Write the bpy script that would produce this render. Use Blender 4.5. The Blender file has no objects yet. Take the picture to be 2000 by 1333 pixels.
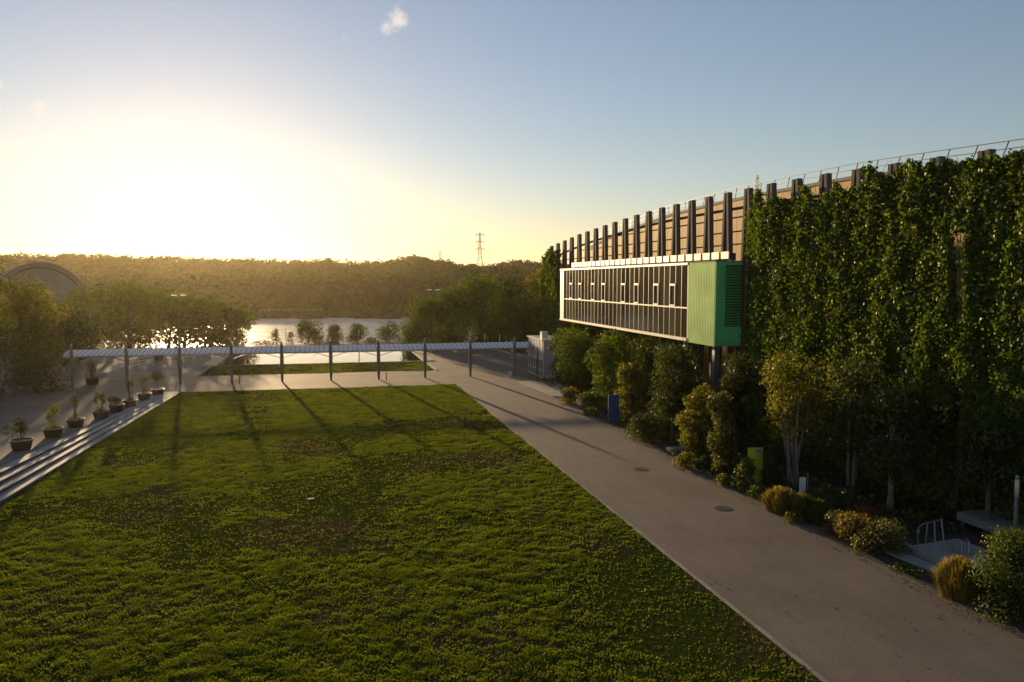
import bpy, math, random
import numpy as np
from mathutils import Vector, Matrix

R = math.radians
SC = bpy.context.scene
COL = SC.collection

# ------------------------------------------------------------------ camera
cam_d = bpy.data.cameras.new('camera')
cam = bpy.data.objects.new('camera', cam_d)
COL.objects.link(cam)
cam_d.sensor_width = 36.0
cam_d.lens = 28.0
cam_d.clip_end = 6000
cam.location = (0, 0, 11.0)
cam.rotation_euler = (R(90 - 4.318), 0, R(-13.0))
SC.camera = cam

# ------------------------------------------------------------------ sky and sun
SUN_EL, SUN_AZ = 5.7, -9.0          # azimuth from +Y towards +X
world = bpy.data.worlds.new('World')
SC.world = world
world.use_nodes = True
wn, wl = world.node_tree.nodes, world.node_tree.links
wn.clear()
sky = wn.new('ShaderNodeTexSky')
sky.sky_type = 'NISHITA'
sky.sun_disc = False
sky.sun_elevation = R(SUN_EL)
sky.sun_rotation = R(SUN_AZ)
sky.altitude = 0
sky.air_density = 1.12
sky.dust_density = 0.15
sky.ozone_density = 2.0
bg = wn.new('ShaderNodeBackground')
bg.inputs['Strength'].default_value = 0.094
wo = wn.new('ShaderNodeOutputWorld')
wl.new(bg.outputs[0], wo.inputs[0])
# a few small wisps of cloud, each a patch of torn noise round one direction of the sky
tint = wn.new('ShaderNodeMix')
tint.data_type, tint.blend_type = 'RGBA', 'MULTIPLY'
tint.inputs[0].default_value = 1.0
tint.inputs[7].default_value = (1.01, 0.955, 1.07, 1)
hsv = wn.new('ShaderNodeHueSaturation')
hsv.inputs['Saturation'].default_value = 0.84
wl.new(sky.outputs[0], hsv.inputs['Color'])
wl.new(hsv.outputs[0], tint.inputs[6])
wtc = wn.new('ShaderNodeTexCoord')
wnz = wn.new('ShaderNodeTexNoise')
wnz.inputs['Scale'].default_value = 55
wnz.inputs['Detail'].default_value = 7
wnz.inputs['Roughness'].default_value = 0.6
wl.new(wtc.outputs['Generated'], wnz.inputs['Vector'])
src_sky = tint.outputs[2]
for az, el, rad, den in ((5.0, 17.6, 1.7, 0.8), (4.3, 17.0, 1.2, 0.6), (-17.0, 10.4, 1.3, 0.6), (-19.4, 11.5, 1.1, 0.45), (-18.9, 7.4, 1.5, 0.4), (1.4, 16.3, 0.7, 0.35), (24.0, 27.5, 2.4, 0.5), (-48.0, 15.0, 3.0, 0.5), (60.0, 18.0, 3.0, 0.5)):
    c = (math.sin(R(az)) * math.cos(R(el)), math.cos(R(az)) * math.cos(R(el)), math.sin(R(el)))
    dn = wn.new('ShaderNodeVectorMath')
    dn.operation = 'DISTANCE'
    dn.inputs[1].default_value = c
    wl.new(wtc.outputs['Generated'], dn.inputs[0])
    fall = wn.new('ShaderNodeMapRange')
    fall.interpolation_type = 'SMOOTHSTEP'
    fall.inputs[1].default_value = 0.0
    fall.inputs[2].default_value = R(rad)
    fall.inputs[3].default_value = 0.30
    fall.inputs[4].default_value = -0.22
    wl.new(dn.outputs['Value'], fall.inputs[0])
    ad = wn.new('ShaderNodeMath')
    ad.operation = 'ADD'
    wl.new(fall.outputs[0], ad.inputs[0])
    wl.new(wnz.outputs[0], ad.inputs[1])
    sm = wn.new('ShaderNodeMapRange')
    sm.interpolation_type = 'SMOOTHSTEP'
    sm.inputs[1].default_value = 0.52
    sm.inputs[2].default_value = 0.95
    sm.inputs[3].default_value = 0.0
    sm.inputs[4].default_value = den
    wl.new(ad.outputs[0], sm.inputs[0])
    mxc = wn.new('ShaderNodeMix')
    mxc.data_type = 'RGBA'
    wl.new(sm.outputs[0], mxc.inputs[0])
    wl.new(src_sky, mxc.inputs[6])
    mxc.inputs[7].default_value = (6.2, 5.6, 4.8, 1)
    src_sky = mxc.outputs[2]
wl.new(src_sky, bg.inputs[0])

sun_d = bpy.data.lights.new('sun', 'SUN')
sun_d.energy = 5.0
sun_d.angle = R(0.7)
sun_d.color = (1.0, 0.70, 0.37)
sun = bpy.data.objects.new('sun', sun_d)
COL.objects.link(sun)
sdir = Vector((math.sin(R(SUN_AZ)) * math.cos(R(SUN_EL)), math.cos(R(SUN_AZ)) * math.cos(R(SUN_EL)), math.sin(R(SUN_EL))))
sun.rotation_euler = (-sdir).to_track_quat('-Z', 'Y').to_euler()
sun.location = (-60, 200, 120)

SC.view_settings.view_transform = 'Standard'
SC.view_settings.look = 'None'
SC.view_settings.exposure = 0.72
SC.view_settings.gamma = 1.0
SC.view_settings.use_curve_mapping = False
SC.render.engine = 'CYCLES'
SC.cycles.use_denoising = True
SC.cycles.max_bounces = 8
SC.cycles.diffuse_bounces = 3
SC.cycles.glossy_bounces = 3
SC.cycles.transmission_bounces = 4
SC.cycles.transparent_max_bounces = 8
SC.cycles.volume_bounces = 1
SC.cycles.caustics_reflective = False
SC.cycles.caustics_refractive = False
SC.cycles.sample_clamp_indirect = 6.0

# ------------------------------------------------------------------ materials
def newmat(name):
    m = bpy.data.materials.new(name)
    m.use_nodes = True
    nt = m.node_tree
    nt.nodes.clear()
    out = nt.nodes.new('ShaderNodeOutputMaterial')
    return m, nt, out


def solid(name, c1, c2=None, scale=4.0, rough=0.6, metal=0.0, bump=0.0, bscale=None, stretch=(1, 1, 1), detail=6, spec=0.5, blotch=0.0):
    """Principled with noise between two colours, object coordinates."""
    m, nt, out = newmat(name)
    N, L = nt.nodes, nt.links
    p = N.new('ShaderNodeBsdfPrincipled')
    L.new(p.outputs[0], out.inputs[0])
    p.inputs['Roughness'].default_value = rough
    p.inputs['Metallic'].default_value = metal
    p.inputs['Specular IOR Level'].default_value = spec
    c2 = c2 or tuple(x * 0.75 for x in c1)
    tc = N.new('ShaderNodeTexCoord')
    mp = N.new('ShaderNodeMapping')
    mp.inputs['Scale'].default_value = stretch
    L.new(tc.outputs['Object'], mp.inputs[0])
    nz = N.new('ShaderNodeTexNoise')
    nz.inputs['Scale'].default_value = scale
    nz.inputs['Detail'].default_value = detail
    nz.inputs['Roughness'].default_value = 0.62
    L.new(mp.outputs[0], nz.inputs['Vector'])
    rp = N.new('ShaderNodeValToRGB')
    rp.color_ramp.elements[0].position = 0.33
    rp.color_ramp.elements[1].position = 0.67
    rp.color_ramp.elements[0].color = (*c2, 1)
    rp.color_ramp.elements[1].color = (*c1, 1)
    L.new(nz.outputs[0], rp.inputs[0])
    src = rp.outputs[0]
    if blotch:
        n2 = N.new('ShaderNodeTexNoise')
        n2.inputs['Scale'].default_value = blotch
        n2.inputs['Detail'].default_value = 5
        L.new(tc.outputs['Object'], n2.inputs['Vector'])
        r2 = N.new('ShaderNodeMapRange')
        r2.inputs[1].default_value = 0.3
        r2.inputs[2].default_value = 0.7
        r2.inputs[3].default_value = 0.72
        r2.inputs[4].default_value = 1.15
        L.new(n2.outputs[0], r2.inputs[0])
        mx = N.new('ShaderNodeMix')
        mx.data_type = 'RGBA'
        mx.blend_type = 'MULTIPLY'
        mx.inputs[0].default_value = 1.0
        L.new(src, mx.inputs[6])
        L.new(r2.outputs[0], mx.inputs[7])
        src = mx.outputs[2]
    L.new(src, p.inputs['Base Color'])
    if bump:
        nb = N.new('ShaderNodeTexNoise')
        nb.inputs['Scale'].default_value = bscale or scale * 4
        nb.inputs['Detail'].default_value = 4
        L.new(mp.outputs[0], nb.inputs['Vector'])
        b = N.new('ShaderNodeBump')
        b.inputs['Strength'].default_value = bump
        b.inputs['Distance'].default_value = 0.03
        L.new(nb.outputs[0], b.inputs['Height'])
        L.new(b.outputs[0], p.inputs['Normal'])
    return m


def leafmat(name, ca, cb, cc=None, trans=0.45, gloss=0.025):
    """Foliage: every leaf (mesh island) takes its own tone; thin leaves let light through."""
    m, nt, out = newmat(name)
    N, L = nt.nodes, nt.links
    g = N.new('ShaderNodeNewGeometry')
    rp = N.new('ShaderNodeValToRGB')
    e = rp.color_ramp.elements
    e[0].position, e[0].color = 0.0, (*ca, 1)
    e[1].position, e[1].color = 0.85, (*cb, 1)
    k = e.new(1.0)
    k.color = (*(cc or cb), 1)
    L.new(g.outputs['Random Per Island'], rp.inputs[0])
    tc = N.new('ShaderNodeTexCoord')
    nz = N.new('ShaderNodeTexNoise')
    nz.inputs['Scale'].default_value = 0.7
    nz.inputs['Detail'].default_value = 3
    L.new(tc.outputs['Object'], nz.inputs['Vector'])
    mr = N.new('ShaderNodeMapRange')
    mr.inputs[1].default_value = 0.3
    mr.inputs[2].default_value = 0.7
    mr.inputs[3].default_value = 0.65
    mr.inputs[4].default_value = 1.25
    L.new(nz.outputs[0], mr.inputs[0])
    mx = N.new('ShaderNodeMix')
    mx.data_type = 'RGBA'
    mx.blend_type = 'MULTIPLY'
    mx.inputs[0].default_value = 1.0
    L.new(rp.outputs[0], mx.inputs[6])
    L.new(mr.outputs[0], mx.inputs[7])
    d = N.new('ShaderNodeBsdfDiffuse')
    t = N.new('ShaderNodeBsdfTranslucent')
    gl = N.new('ShaderNodeBsdfGlossy')
    gl.inputs['Roughness'].default_value = 0.45
    gl.inputs['Color'].default_value = (0.9, 0.9, 0.9, 1)
    L.new(mx.outputs[2], d.inputs['Color'])
    hs = N.new('ShaderNodeHueSaturation')
    hs.inputs['Saturation'].default_value = 1.1
    hs.inputs['Value'].default_value = 1.5
    L.new(mx.outputs[2], hs.inputs['Color'])
    L.new(hs.outputs[0], t.inputs['Color'])
    m1 = N.new('ShaderNodeMixShader')
    m1.inputs[0].default_value = trans
    L.new(d.outputs[0], m1.inputs[1])
    L.new(t.outputs[0], m1.inputs[2])
    m2 = N.new('ShaderNodeMixShader')
    m2.inputs[0].default_value = gloss
    L.new(m1.outputs[0], m2.inputs[1])
    L.new(gl.outputs[0], m2.inputs[2])
    L.new(m2.outputs[0], out.inputs[0])
    return m


def pavemat():
    """Resin bound gravel: fine speckle, mottled wear, long drag marks along the path."""
    m, nt, out = newmat('resin_gravel')
    N, L = nt.nodes, nt.links
    p = N.new('ShaderNodeBsdfPrincipled')
    p.inputs['Roughness'].default_value = 0.8
    p.inputs['Specular IOR Level'].default_value = 0.35
    L.new(p.outputs[0], out.inputs[0])
    tc = N.new('ShaderNodeTexCoord')

    def layer(scale, stretch, lo, hi, det=6, rough=0.6):
        mp = N.new('ShaderNodeMapping')
        mp.inputs['Scale'].default_value = stretch
        L.new(tc.outputs['Object'], mp.inputs[0])
        n = N.new('ShaderNodeTexNoise')
        n.inputs['Scale'].default_value = scale
        n.inputs['Detail'].default_value = det
        n.inputs['Roughness'].default_value = rough
        L.new(mp.outputs[0], n.inputs['Vector'])
        mr = N.new('ShaderNodeMapRange')
        mr.inputs[1].default_value, mr.inputs[2].default_value = 0.3, 0.7
        mr.inputs[3].default_value, mr.inputs[4].default_value = lo, hi
        L.new(n.outputs[0], mr.inputs[0])
        return mr.outputs[0]
    cur = None
    for o in (layer(9.0, (1, 1, 1), 0.80, 1.2, 3, 0.8), layer(0.22, (1, 1, 1), 0.80, 1.16), layer(0.9, (1.0, 0.07, 1), 0.88, 1.1), layer(1.3, (1, 1, 1), 0.9, 1.08, 8, 0.75)):
        if cur is None:
            cur = o
        else:
            mm = N.new('ShaderNodeMath')
            mm.operation = 'MULTIPLY'
            L.new(cur, mm.inputs[0])
            L.new(o, mm.inputs[1])
            cur = mm.outputs[0]
    mx = N.new('ShaderNodeMix')
    mx.data_type, mx.blend_type = 'RGBA', 'MULTIPLY'
    mx.inputs[0].default_value = 1.0
    mx.inputs[6].default_value = (0.186, 0.147, 0.113, 1)
    L.new(cur, mx.inputs[7])
    L.new(mx.outputs[2], p.inputs['Base Color'])
    return m


M = {}
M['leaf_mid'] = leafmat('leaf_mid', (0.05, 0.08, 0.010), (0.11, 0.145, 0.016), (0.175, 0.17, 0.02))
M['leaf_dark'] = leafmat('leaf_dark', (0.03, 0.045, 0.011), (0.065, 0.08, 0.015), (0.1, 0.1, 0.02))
M['leaf_yellow'] = leafmat('leaf_yellow', (0.09, 0.10, 0.015), (0.19, 0.18, 0.022), (0.26, 0.2, 0.03))
M['leaf_olive'] = leafmat('leaf_olive', (0.06, 0.068, 0.018), (0.12, 0.125, 0.028), (0.18, 0.15, 0.035))
M['leaf_gold'] = leafmat('leaf_gold', (0.13, 0.105, 0.025), (0.24, 0.185, 0.035), (0.3, 0.23, 0.06))
M['leaf_rust'] = leafmat('leaf_rust', (0.16, 0.05, 0.02), (0.28, 0.09, 0.02), (0.2, 0.12, 0.03))
M['leaf_ivy'] = leafmat('leaf_ivy', (0.045, 0.08, 0.009), (0.11, 0.165, 0.015), (0.22, 0.21, 0.022), trans=0.45)
M['leaf_wood'] = leafmat('leaf_wood', (0.02, 0.044, 0.007), (0.042, 0.076, 0.009), (0.07, 0.092, 0.011), trans=0.12)
M['grass'] = leafmat('grass_blades', (0.085, 0.115, 0.013), (0.16, 0.19, 0.02), (0.19, 0.19, 0.03), trans=0.5, gloss=0.02)
M['bark'] = solid('bark', (0.13, 0.11, 0.09), (0.06, 0.05, 0.04), 6, 0.9, bump=0.6, stretch=(1, 1, 0.25))
M['bark_grey'] = solid('bark_grey', (0.24, 0.22, 0.19), (0.13, 0.12, 0.1), 6, 0.9, bump=0.5, stretch=(1, 1, 0.25))
M['timber'] = solid('weathered_timber', (0.14, 0.122, 0.108), (0.075, 0.065, 0.058), 3, 0.85, spec=0.2, bump=0.4, stretch=(3, 3, 0.2))
M['timber_pole'] = solid('weathered_pole', (0.22, 0.19, 0.15), (0.12, 0.10, 0.08), 4, 0.75, bump=0.4, stretch=(3, 3, 0.2))
M['steel'] = solid('galvanised_steel', (0.36, 0.37, 0.38), (0.26, 0.27, 0.28), 8, 0.38, metal=0.7)
M['dark_steel'] = solid('dark_painted_steel', (0.05, 0.055, 0.055), (0.035, 0.037, 0.037), 6, 0.5)
M['white_frame'] = solid('cream_aluminium', (0.72, 0.66, 0.58), (0.62, 0.57, 0.5), 5, 0.4)
M['cream_panel'] = solid('cream_panel', (0.68, 0.60, 0.50), (0.58, 0.5, 0.42), 2.5, 0.5, blotch=0.6)
M['tan_clad'] = solid('tan_metal_cladding', (0.76, 0.47, 0.155), (0.68, 0.415, 0.13), 0.8, 0.7, spec=0.22, stretch=(1, 1, 0.15), blotch=0.2)
M['green_clad'] = solid('green_metal_cladding', (0.54, 0.84, 0.24), (0.49, 0.78, 0.215), 1.2, 0.7, spec=0.13, stretch=(1, 1, 0.2), blotch=0.35)
M['green_dark'] = solid('deep_green_metal', (0.16, 0.74, 0.31), (0.14, 0.66, 0.27), 1.2, 0.4, stretch=(1, 1, 0.2), blotch=0.4)
M['concrete'] = solid('pale_concrete', (0.42, 0.40, 0.37), (0.32, 0.30, 0.27), 1.6, 0.8, bump=0.25, bscale=30, blotch=0.35)
M['kerb'] = solid('pale_kerb_stone', (0.36, 0.31, 0.25), (0.27, 0.23, 0.18), 2.2, 0.8, bump=0.2, bscale=20, blotch=0.5)
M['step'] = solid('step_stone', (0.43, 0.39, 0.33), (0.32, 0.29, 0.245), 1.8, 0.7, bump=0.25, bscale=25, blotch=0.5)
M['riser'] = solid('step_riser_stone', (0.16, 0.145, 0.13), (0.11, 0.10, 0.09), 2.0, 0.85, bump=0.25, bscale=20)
M['paving'] = pavemat()
M['soil'] = solid('bed_soil', (0.06, 0.043, 0.03), (0.03, 0.022, 0.015), 2.0, 0.95, bump=0.8, bscale=9)
M['earth'] = solid('rough_ground', (0.075, 0.075, 0.03), (0.045, 0.04, 0.02), 0.12, 0.95, bump=0.5, bscale=2)
M['roof'] = solid('grey_roof_membrane', (0.2, 0.19, 0.18), (0.15, 0.145, 0.14), 0.5, 0.8)
M['pot'] = solid('dark_plastic_tub', (0.045, 0.032, 0.025), (0.03, 0.022, 0.018), 3, 0.55)
M['pot_rim'] = solid('tub_rim', (0.16, 0.13, 0.11), (0.11, 0.09, 0.075), 3, 0.4)
M['sign_yellow'] = solid('lime_sign_panel', (0.44, 0.50, 0.02), (0.40, 0.46, 0.02), 2, 0.5)
M['sign_blue'] = solid('blue_sign_panel', (0.015, 0.06, 0.20), (0.012, 0.05, 0.17), 2, 0.45)
M['print_grey'] = solid('printed_picture', (0.35, 0.38, 0.45), (0.05, 0.07, 0.14), 14, 0.6)
M['lamp_head'] = solid('opal_lamp_head', (0.62, 0.56, 0.42), (0.55, 0.5, 0.38), 3, 0.35)
M['grate'] = solid('cast_iron', (0.115, 0.095, 0.075), (0.07, 0.058, 0.046), 9, 0.55, metal=0.4)
M['white_paint'] = solid('white_paint', (0.75, 0.74, 0.72), (0.66, 0.65, 0.63), 3, 0.5)
M['canvas'] = solid('white_canvas', (0.66, 0.65, 0.62), (0.52, 0.51, 0.48), 4, 0.85)
M['vault'] = solid('vault_membrane', (0.30, 0.30, 0.285), (0.25, 0.25, 0.24), 0.15, 0.9, spec=0.05)
M['render_wall'] = solid('grey_render', (0.6, 0.57, 0.54), (0.52, 0.49, 0.46), 0.9, 0.8, blotch=0.5)
M['deck'] = solid('grey_deck_board', (0.24, 0.22, 0.2), (0.15, 0.14, 0.125), 3, 0.7, stretch=(4, 0.3, 4))
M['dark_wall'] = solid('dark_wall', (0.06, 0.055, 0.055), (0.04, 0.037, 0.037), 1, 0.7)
M['litter'] = solid('white_litter', (0.75, 0.75, 0.73), None, 8, 0.6)


def glassmat(name, base, rough=0.05, spec=0.6):
    m, nt, out = newmat(name)
    N, L = nt.nodes, nt.links
    p = N.new('ShaderNodeBsdfPrincipled')
    p.inputs['Base Color'].default_value = (*base, 1)
    p.inputs['Roughness'].default_value = rough
    p.inputs['Specular IOR Level'].default_value = spec
    oi = N.new('ShaderNodeObjectInfo')
    rr = N.new('ShaderNodeValToRGB')
    rr.color_ramp.elements[0].color = (*[c * 0.45 for c in base], 1)
    rr.color_ramp.elements[1].color = (*[c * 1.9 for c in base], 1)
    L.new(oi.outputs['Random'], rr.inputs[0])
    L.new(rr.outputs[0], p.inputs['Base Color'])
    tc = N.new('ShaderNodeTexCoord')
    nz = N.new('ShaderNodeTexNoise')
    nz.inputs['Scale'].default_value = 0.9
    L.new(tc.outputs['Object'], nz.inputs['Vector'])
    b = N.new('ShaderNodeBump')
    b.inputs['Strength'].default_value = 0.08
    b.inputs['Distance'].default_value = 0.02
    L.new(nz.outputs[0], b.inputs['Height'])
    L.new(b.outputs[0], p.inputs['Normal'])
    L.new(p.outputs[0], out.inputs[0])
    return m


M['pane'] = glassmat('tinted_glass', (0.075, 0.066, 0.04), 0.04)
M['pane_dark'] = glassmat('dark_glass', (0.012, 0.012, 0.010), 0.05)


def roofglass():
    m, nt, out = newmat('opal_roof_glass')
    N, L = nt.nodes, nt.links
    d = N.new('ShaderNodeBsdfDiffuse')
    t = N.new('ShaderNodeBsdfTranslucent')
    d.inputs['Color'].default_value = (0.78, 0.80, 0.83, 1)
    t.inputs['Color'].default_value = (0.85, 0.87, 0.9, 1)
    mx = N.new('ShaderNodeMixShader')
    mx.inputs[0].default_value = 0.6
    L.new(d.outputs[0], mx.inputs[1])
    L.new(t.outputs[0], mx.inputs[2])
    gl = N.new('ShaderNodeBsdfGlossy')
    gl.inputs['Roughness'].default_value = 0.18
    fr = N.new('ShaderNodeFresnel')
    fr.inputs['IOR'].default_value = 1.75
    m2 = N.new('ShaderNodeMixShader')
    L.new(fr.outputs[0], m2.inputs[0])
    L.new(mx.outputs[0], m2.inputs[1])
    L.new(gl.outputs[0], m2.inputs[2])
    L.new(m2.outputs[0], out.inputs[0])
    return m


M['roof_glass'] = roofglass()


def water(name, wave, strength, col, rough):
    m, nt, out = newmat(name)
    N, L = nt.nodes, nt.links
    p = N.new('ShaderNodeBsdfPrincipled')
    p.inputs['Base Color'].default_value = (*col, 1)
    p.inputs['Roughness'].default_value = rough
    p.inputs['IOR'].default_value = 1.33
    tc = N.new('ShaderNodeTexCoord')
    mp = N.new('ShaderNodeMapping')
    mp.inputs['Scale'].default_value = (wave * 0.5, wave, wave)
    L.new(tc.outputs['Object'], mp.inputs[0])
    nz = N.new('ShaderNodeTexNoise')
    nz.inputs['Scale'].default_value = 1.0
    nz.inputs['Detail'].default_value = 5
    L.new(mp.outputs[0], nz.inputs['Vector'])
    sub = N.new('ShaderNodeVectorMath')
    sub.operation = 'SUBTRACT'
    sub.inputs[1].default_value = (0.5, 0.5, 0.5)
    L.new(nz.outputs['Color'], sub.inputs[0])
    mul = N.new('ShaderNodeVectorMath')
    mul.operation = 'MULTIPLY'
    mul.inputs[1].default_value = (strength, strength, 0.0)
    L.new(sub.outputs[0], mul.inputs[0])
    ad = N.new('ShaderNodeVectorMath')
    ad.operation = 'ADD'
    ad.inputs[1].default_value = (0, 0, 1)
    L.new(mul.outputs[0], ad.inputs[0])
    no = N.new('ShaderNodeVectorMath')
    no.operation = 'NORMALIZE'
    L.new(ad.outputs[0], no.inputs[0])
    L.new(no.outputs[0], p.inputs['Normal'])
    L.new(p.outputs[0], out.inputs[0])
    return m


M['lake'] = water('lake_water', 1.2, 0.9, (0.02, 0.025, 0.02), 0.36)
M['pool'] = water('pool_water', 1.5, 0.03, (0.03, 0.03, 0.028), 0.03)


def lawnmat():
    m, nt, out = newmat('lawn_turf')
    N, L = nt.nodes, nt.links
    p = N.new('ShaderNodeBsdfPrincipled')
    p.inputs['Roughness'].default_value = 0.95
    p.inputs['Specular IOR Level'].default_value = 0.0
    tc = N.new('ShaderNodeTexCoord')

    def nz(scale, det=6):
        n = N.new('ShaderNodeTexNoise')
        n.inputs['Scale'].default_value = scale
        n.inputs['Detail'].default_value = det
        n.inputs['Roughness'].default_value = 0.65
        L.new(tc.outputs['Object'], n.inputs['Vector'])
        return n
    a = nz(0.16)
    b = nz(3.5)
    r1 = N.new('ShaderNodeValToRGB')
    r1.color_ramp.elements[0].position, r1.color_ramp.elements[0].color = 0.42, (0.078, 0.056, 0.03, 1)
    r1.color_ramp.elements[1].position, r1.color_ramp.elements[1].color = 0.5, (0.045, 0.062, 0.012, 1)
    L.new(a.outputs[0], r1.inputs[0])
    r2 = N.new('ShaderNodeValToRGB')
    r2.color_ramp.elements[0].position, r2.color_ramp.elements[0].color = 0.35, (0.55, 0.5, 0.45, 1)
    r2.color_ramp.elements[1].position, r2.color_ramp.elements[1].color = 0.7, (1.25, 1.25, 1.1, 1)
    L.new(b.outputs[0], r2.inputs[0])
    mx = N.new('ShaderNodeMix')
    mx.data_type = 'RGBA'
    mx.blend_type = 'MULTIPLY'
    mx.inputs[0].default_value = 1.0
    L.new(r1.outputs[0], mx.inputs[6])
    L.new(r2.outputs[0], mx.inputs[7])
    L.new(mx.outputs[2], p.inputs['Base Color'])
    bp = N.new('ShaderNodeBump')
    bp.inputs['Strength'].default_value = 0.9
    bp.inputs['Distance'].default_value = 0.06
    L.new(b.outputs[0], bp.inputs['Height'])
    L.new(bp.outputs[0], p.inputs['Normal'])
    L.new(p.outputs[0], out.inputs[0])
    return m


M['lawn'] = lawnmat()

# ------------------------------------------------------------------ helpers
def tag(o, label=None, cat=None, group=None, kind=None):
    if label:
        o['label'] = label
    if cat:
        o['category'] = cat
    if group:
        o['group'] = group
    if kind:
        o['kind'] = kind
    return o


def empty(name, loc, label=None, cat=None, group=None, kind=None, rz=0):
    o = bpy.data.objects.new(name, None)
    COL.objects.link(o)
    o.location = loc
    o.rotation_euler = (0, 0, rz)
    o.empty_display_size = 0.3
    return tag(o, label, cat, group, kind)


def link(name, me, mat=None, parent=None, loc=(0, 0, 0)):
    if mat is not None and not me.materials:
        me.materials.append(M[mat] if isinstance(mat, str) else mat)
    o = bpy.data.objects.new(name, me)
    COL.objects.link(o)
    o.location = loc
    if parent is not None:
        o.parent = parent
    return o


class MB:
    """Collects simple solids into one mesh."""

    def __init__(self):
        self.v, self.f = [], []

    def box(self, x0, x1, y0, y1, z0, z1):
        n = len(self.v)
        self.v += [(x0, y0, z0), (x1, y0, z0), (x1, y1, z0), (x0, y1, z0), (x0, y0, z1), (x1, y0, z1), (x1, y1, z1), (x0, y1, z1)]
        self.f += [tuple(n + i for i in q) for q in ((0, 3, 2, 1), (4, 5, 6, 7), (0, 1, 5, 4), (1, 2, 6, 5), (2, 3, 7, 6), (3, 0, 4, 7))]
        return self

    def quad(self, a, b, c, d):
        n = len(self.v)
        self.v += [tuple(a), tuple(b), tuple(c), tuple(d)]
        self.f.append((n, n + 1, n + 2, n + 3))
        return self

    def prism(self, pts, z0, z1):
        n, k = len(self.v), len(pts)
        self.v += [(p[0], p[1], z0) for p in pts] + [(p[0], p[1], z1) for p in pts]
        self.f.append(tuple(n + k - 1 - i for i in range(k)))
        self.f.append(tuple(n + k + i for i in range(k)))
        for i in range(k):
            j = (i + 1) % k
            self.f.append((n + i, n + j, n + k + j, n + k + i))
        return self

    def bar(self, a, b, w, h, up=(0, 0, 1), w2=None, h2=None):
        """Rectangular bar from a to b; w across, h along up."""
        a, b = Vector(a), Vector(b)
        d = (b - a).normalized()
        u = Vector(up)
        s = d.cross(u)
        if s.length < 1e-4:
            s = d.cross(Vector((1, 0, 0)))
        s.normalize()
        u = s.cross(d)
        n = len(self.v)
        for p, ww, hh in ((a, w, h), (b, w2 or w, h2 or h)):
            for sx, sz in ((-1, -1), (1, -1), (1, 1), (-1, 1)):
                self.v.append(tuple(p + s * sx * ww / 2 + u * sz * hh / 2))
        self.f += [tuple(n + i for i in q) for q in ((0, 1, 2, 3), (7, 6, 5, 4), (0, 4, 5, 1), (1, 5, 6, 2), (2, 6, 7, 3), (3, 7, 4, 0))]
        return self

    def tube(self, pts, rad, n=7):
        """Swept tube along a polyline, radius per point or one for all."""
        pts = [Vector(p) for p in pts]
        if not isinstance(rad, (list, tuple)):
            rad = [rad] * len(pts)
        base = len(self.v)
        for i, p in enumerate(pts):
            d = (pts[min(i + 1, len(pts) - 1)] - pts[max(i - 1, 0)]).normalized()
            ref = Vector((0, 0, 1)) if abs(d.z) < 0.9 else Vector((1, 0, 0))
            s = d.cross(ref).normalized()
            u = s.cross(d)
            for k in range(n):
                a = 2 * math.pi * k / n
                self.v.append(tuple(p + (s * math.cos(a) + u * math.sin(a)) * rad[i]))
        for i in range(len(pts) - 1):
            for k in range(n):
                j = (k + 1) % n
                self.f.append((base + i * n + k, base + i * n + j, base + (i + 1) * n + j, base + (i + 1) * n + k))
        self.f.append(tuple(base + n - 1 - k for k in range(n)))
        e = base + (len(pts) - 1) * n
        self.f.append(tuple(e + k for k in range(n)))
        return self

    def lathe(self, prof, n=16, c=(0, 0, 0), cap=True):
        base = len(self.v)
        for r, z in prof:
            for k in range(n):
                a = 2 * math.pi * k / n
                self.v.append((c[0] + r * math.cos(a), c[1] + r * math.sin(a), c[2] + z))
        for i in range(len(prof) - 1):
            for k in range(n):
                j = (k + 1) % n
                self.f.append((base + i * n + k, base + i * n + j, base + (i + 1) * n + j, base + (i + 1) * n + k))
        if cap:
            self.f.append(tuple(base + n - 1 - k for k in range(n)))
            e = base + (len(prof) - 1) * n
            self.f.append(tuple(e + k for k in range(n)))
        return self

    def mesh(self, name, smooth=False):
        me = bpy.data.meshes.new(name)
        me.from_pydata(self.v, [], self.f)
        if smooth:
            for p in me.polygons:
                p.use_smooth = True
        me.update()
        return me

    def build(self, name, mat, parent=None, loc=(0, 0, 0), smooth=False):
        return link(name, self.mesh(name, smooth), mat, parent, loc)


def fast_mesh(name, verts, nper):
    """verts (N*nper,3) as separate faces of nper corners."""
    verts = np.ascontiguousarray(verts, dtype=np.float32)
    nv = len(verts)
    nf = nv // nper
    me = bpy.data.meshes.new(name)
    me.vertices.add(nv)
    me.vertices.foreach_set('co', verts.ravel())
    me.loops.add(nv)
    me.loops.foreach_set('vertex_index', np.arange(nv, dtype=np.int32))
    me.polygons.add(nf)
    me.polygons.foreach_set('loop_start', np.arange(0, nv, nper, dtype=np.int32))
    me.polygons.foreach_set('loop_total', np.full(nf, nper, dtype=np.int32))
    me.update(calc_edges=True)
    return me


def vnoise(x, y, seed=0):
    """2-D value noise, 0..1."""
    xi, yi = np.floor(x).astype(np.int64), np.floor(y).astype(np.int64)
    fx, fy = x - xi, y - yi
    fx, fy = fx * fx * (3 - 2 * fx), fy * fy * (3 - 2 * fy)

    def h(a, b):
        n = (a * 374761393 + b * 668265263 + seed * 1442695041) & 0xFFFFFFFF
        n = ((n ^ (n >> 13)) * 1274126177) & 0xFFFFFFFF
        return ((n ^ (n >> 16)) & 0xFFFF) / 65535.0
    return (h(xi, yi) * (1 - fx) + h(xi + 1, yi) * fx) * (1 - fy) + (h(xi, yi + 1) * (1 - fx) + h(xi + 1, yi + 1) * fx) * fy


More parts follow.
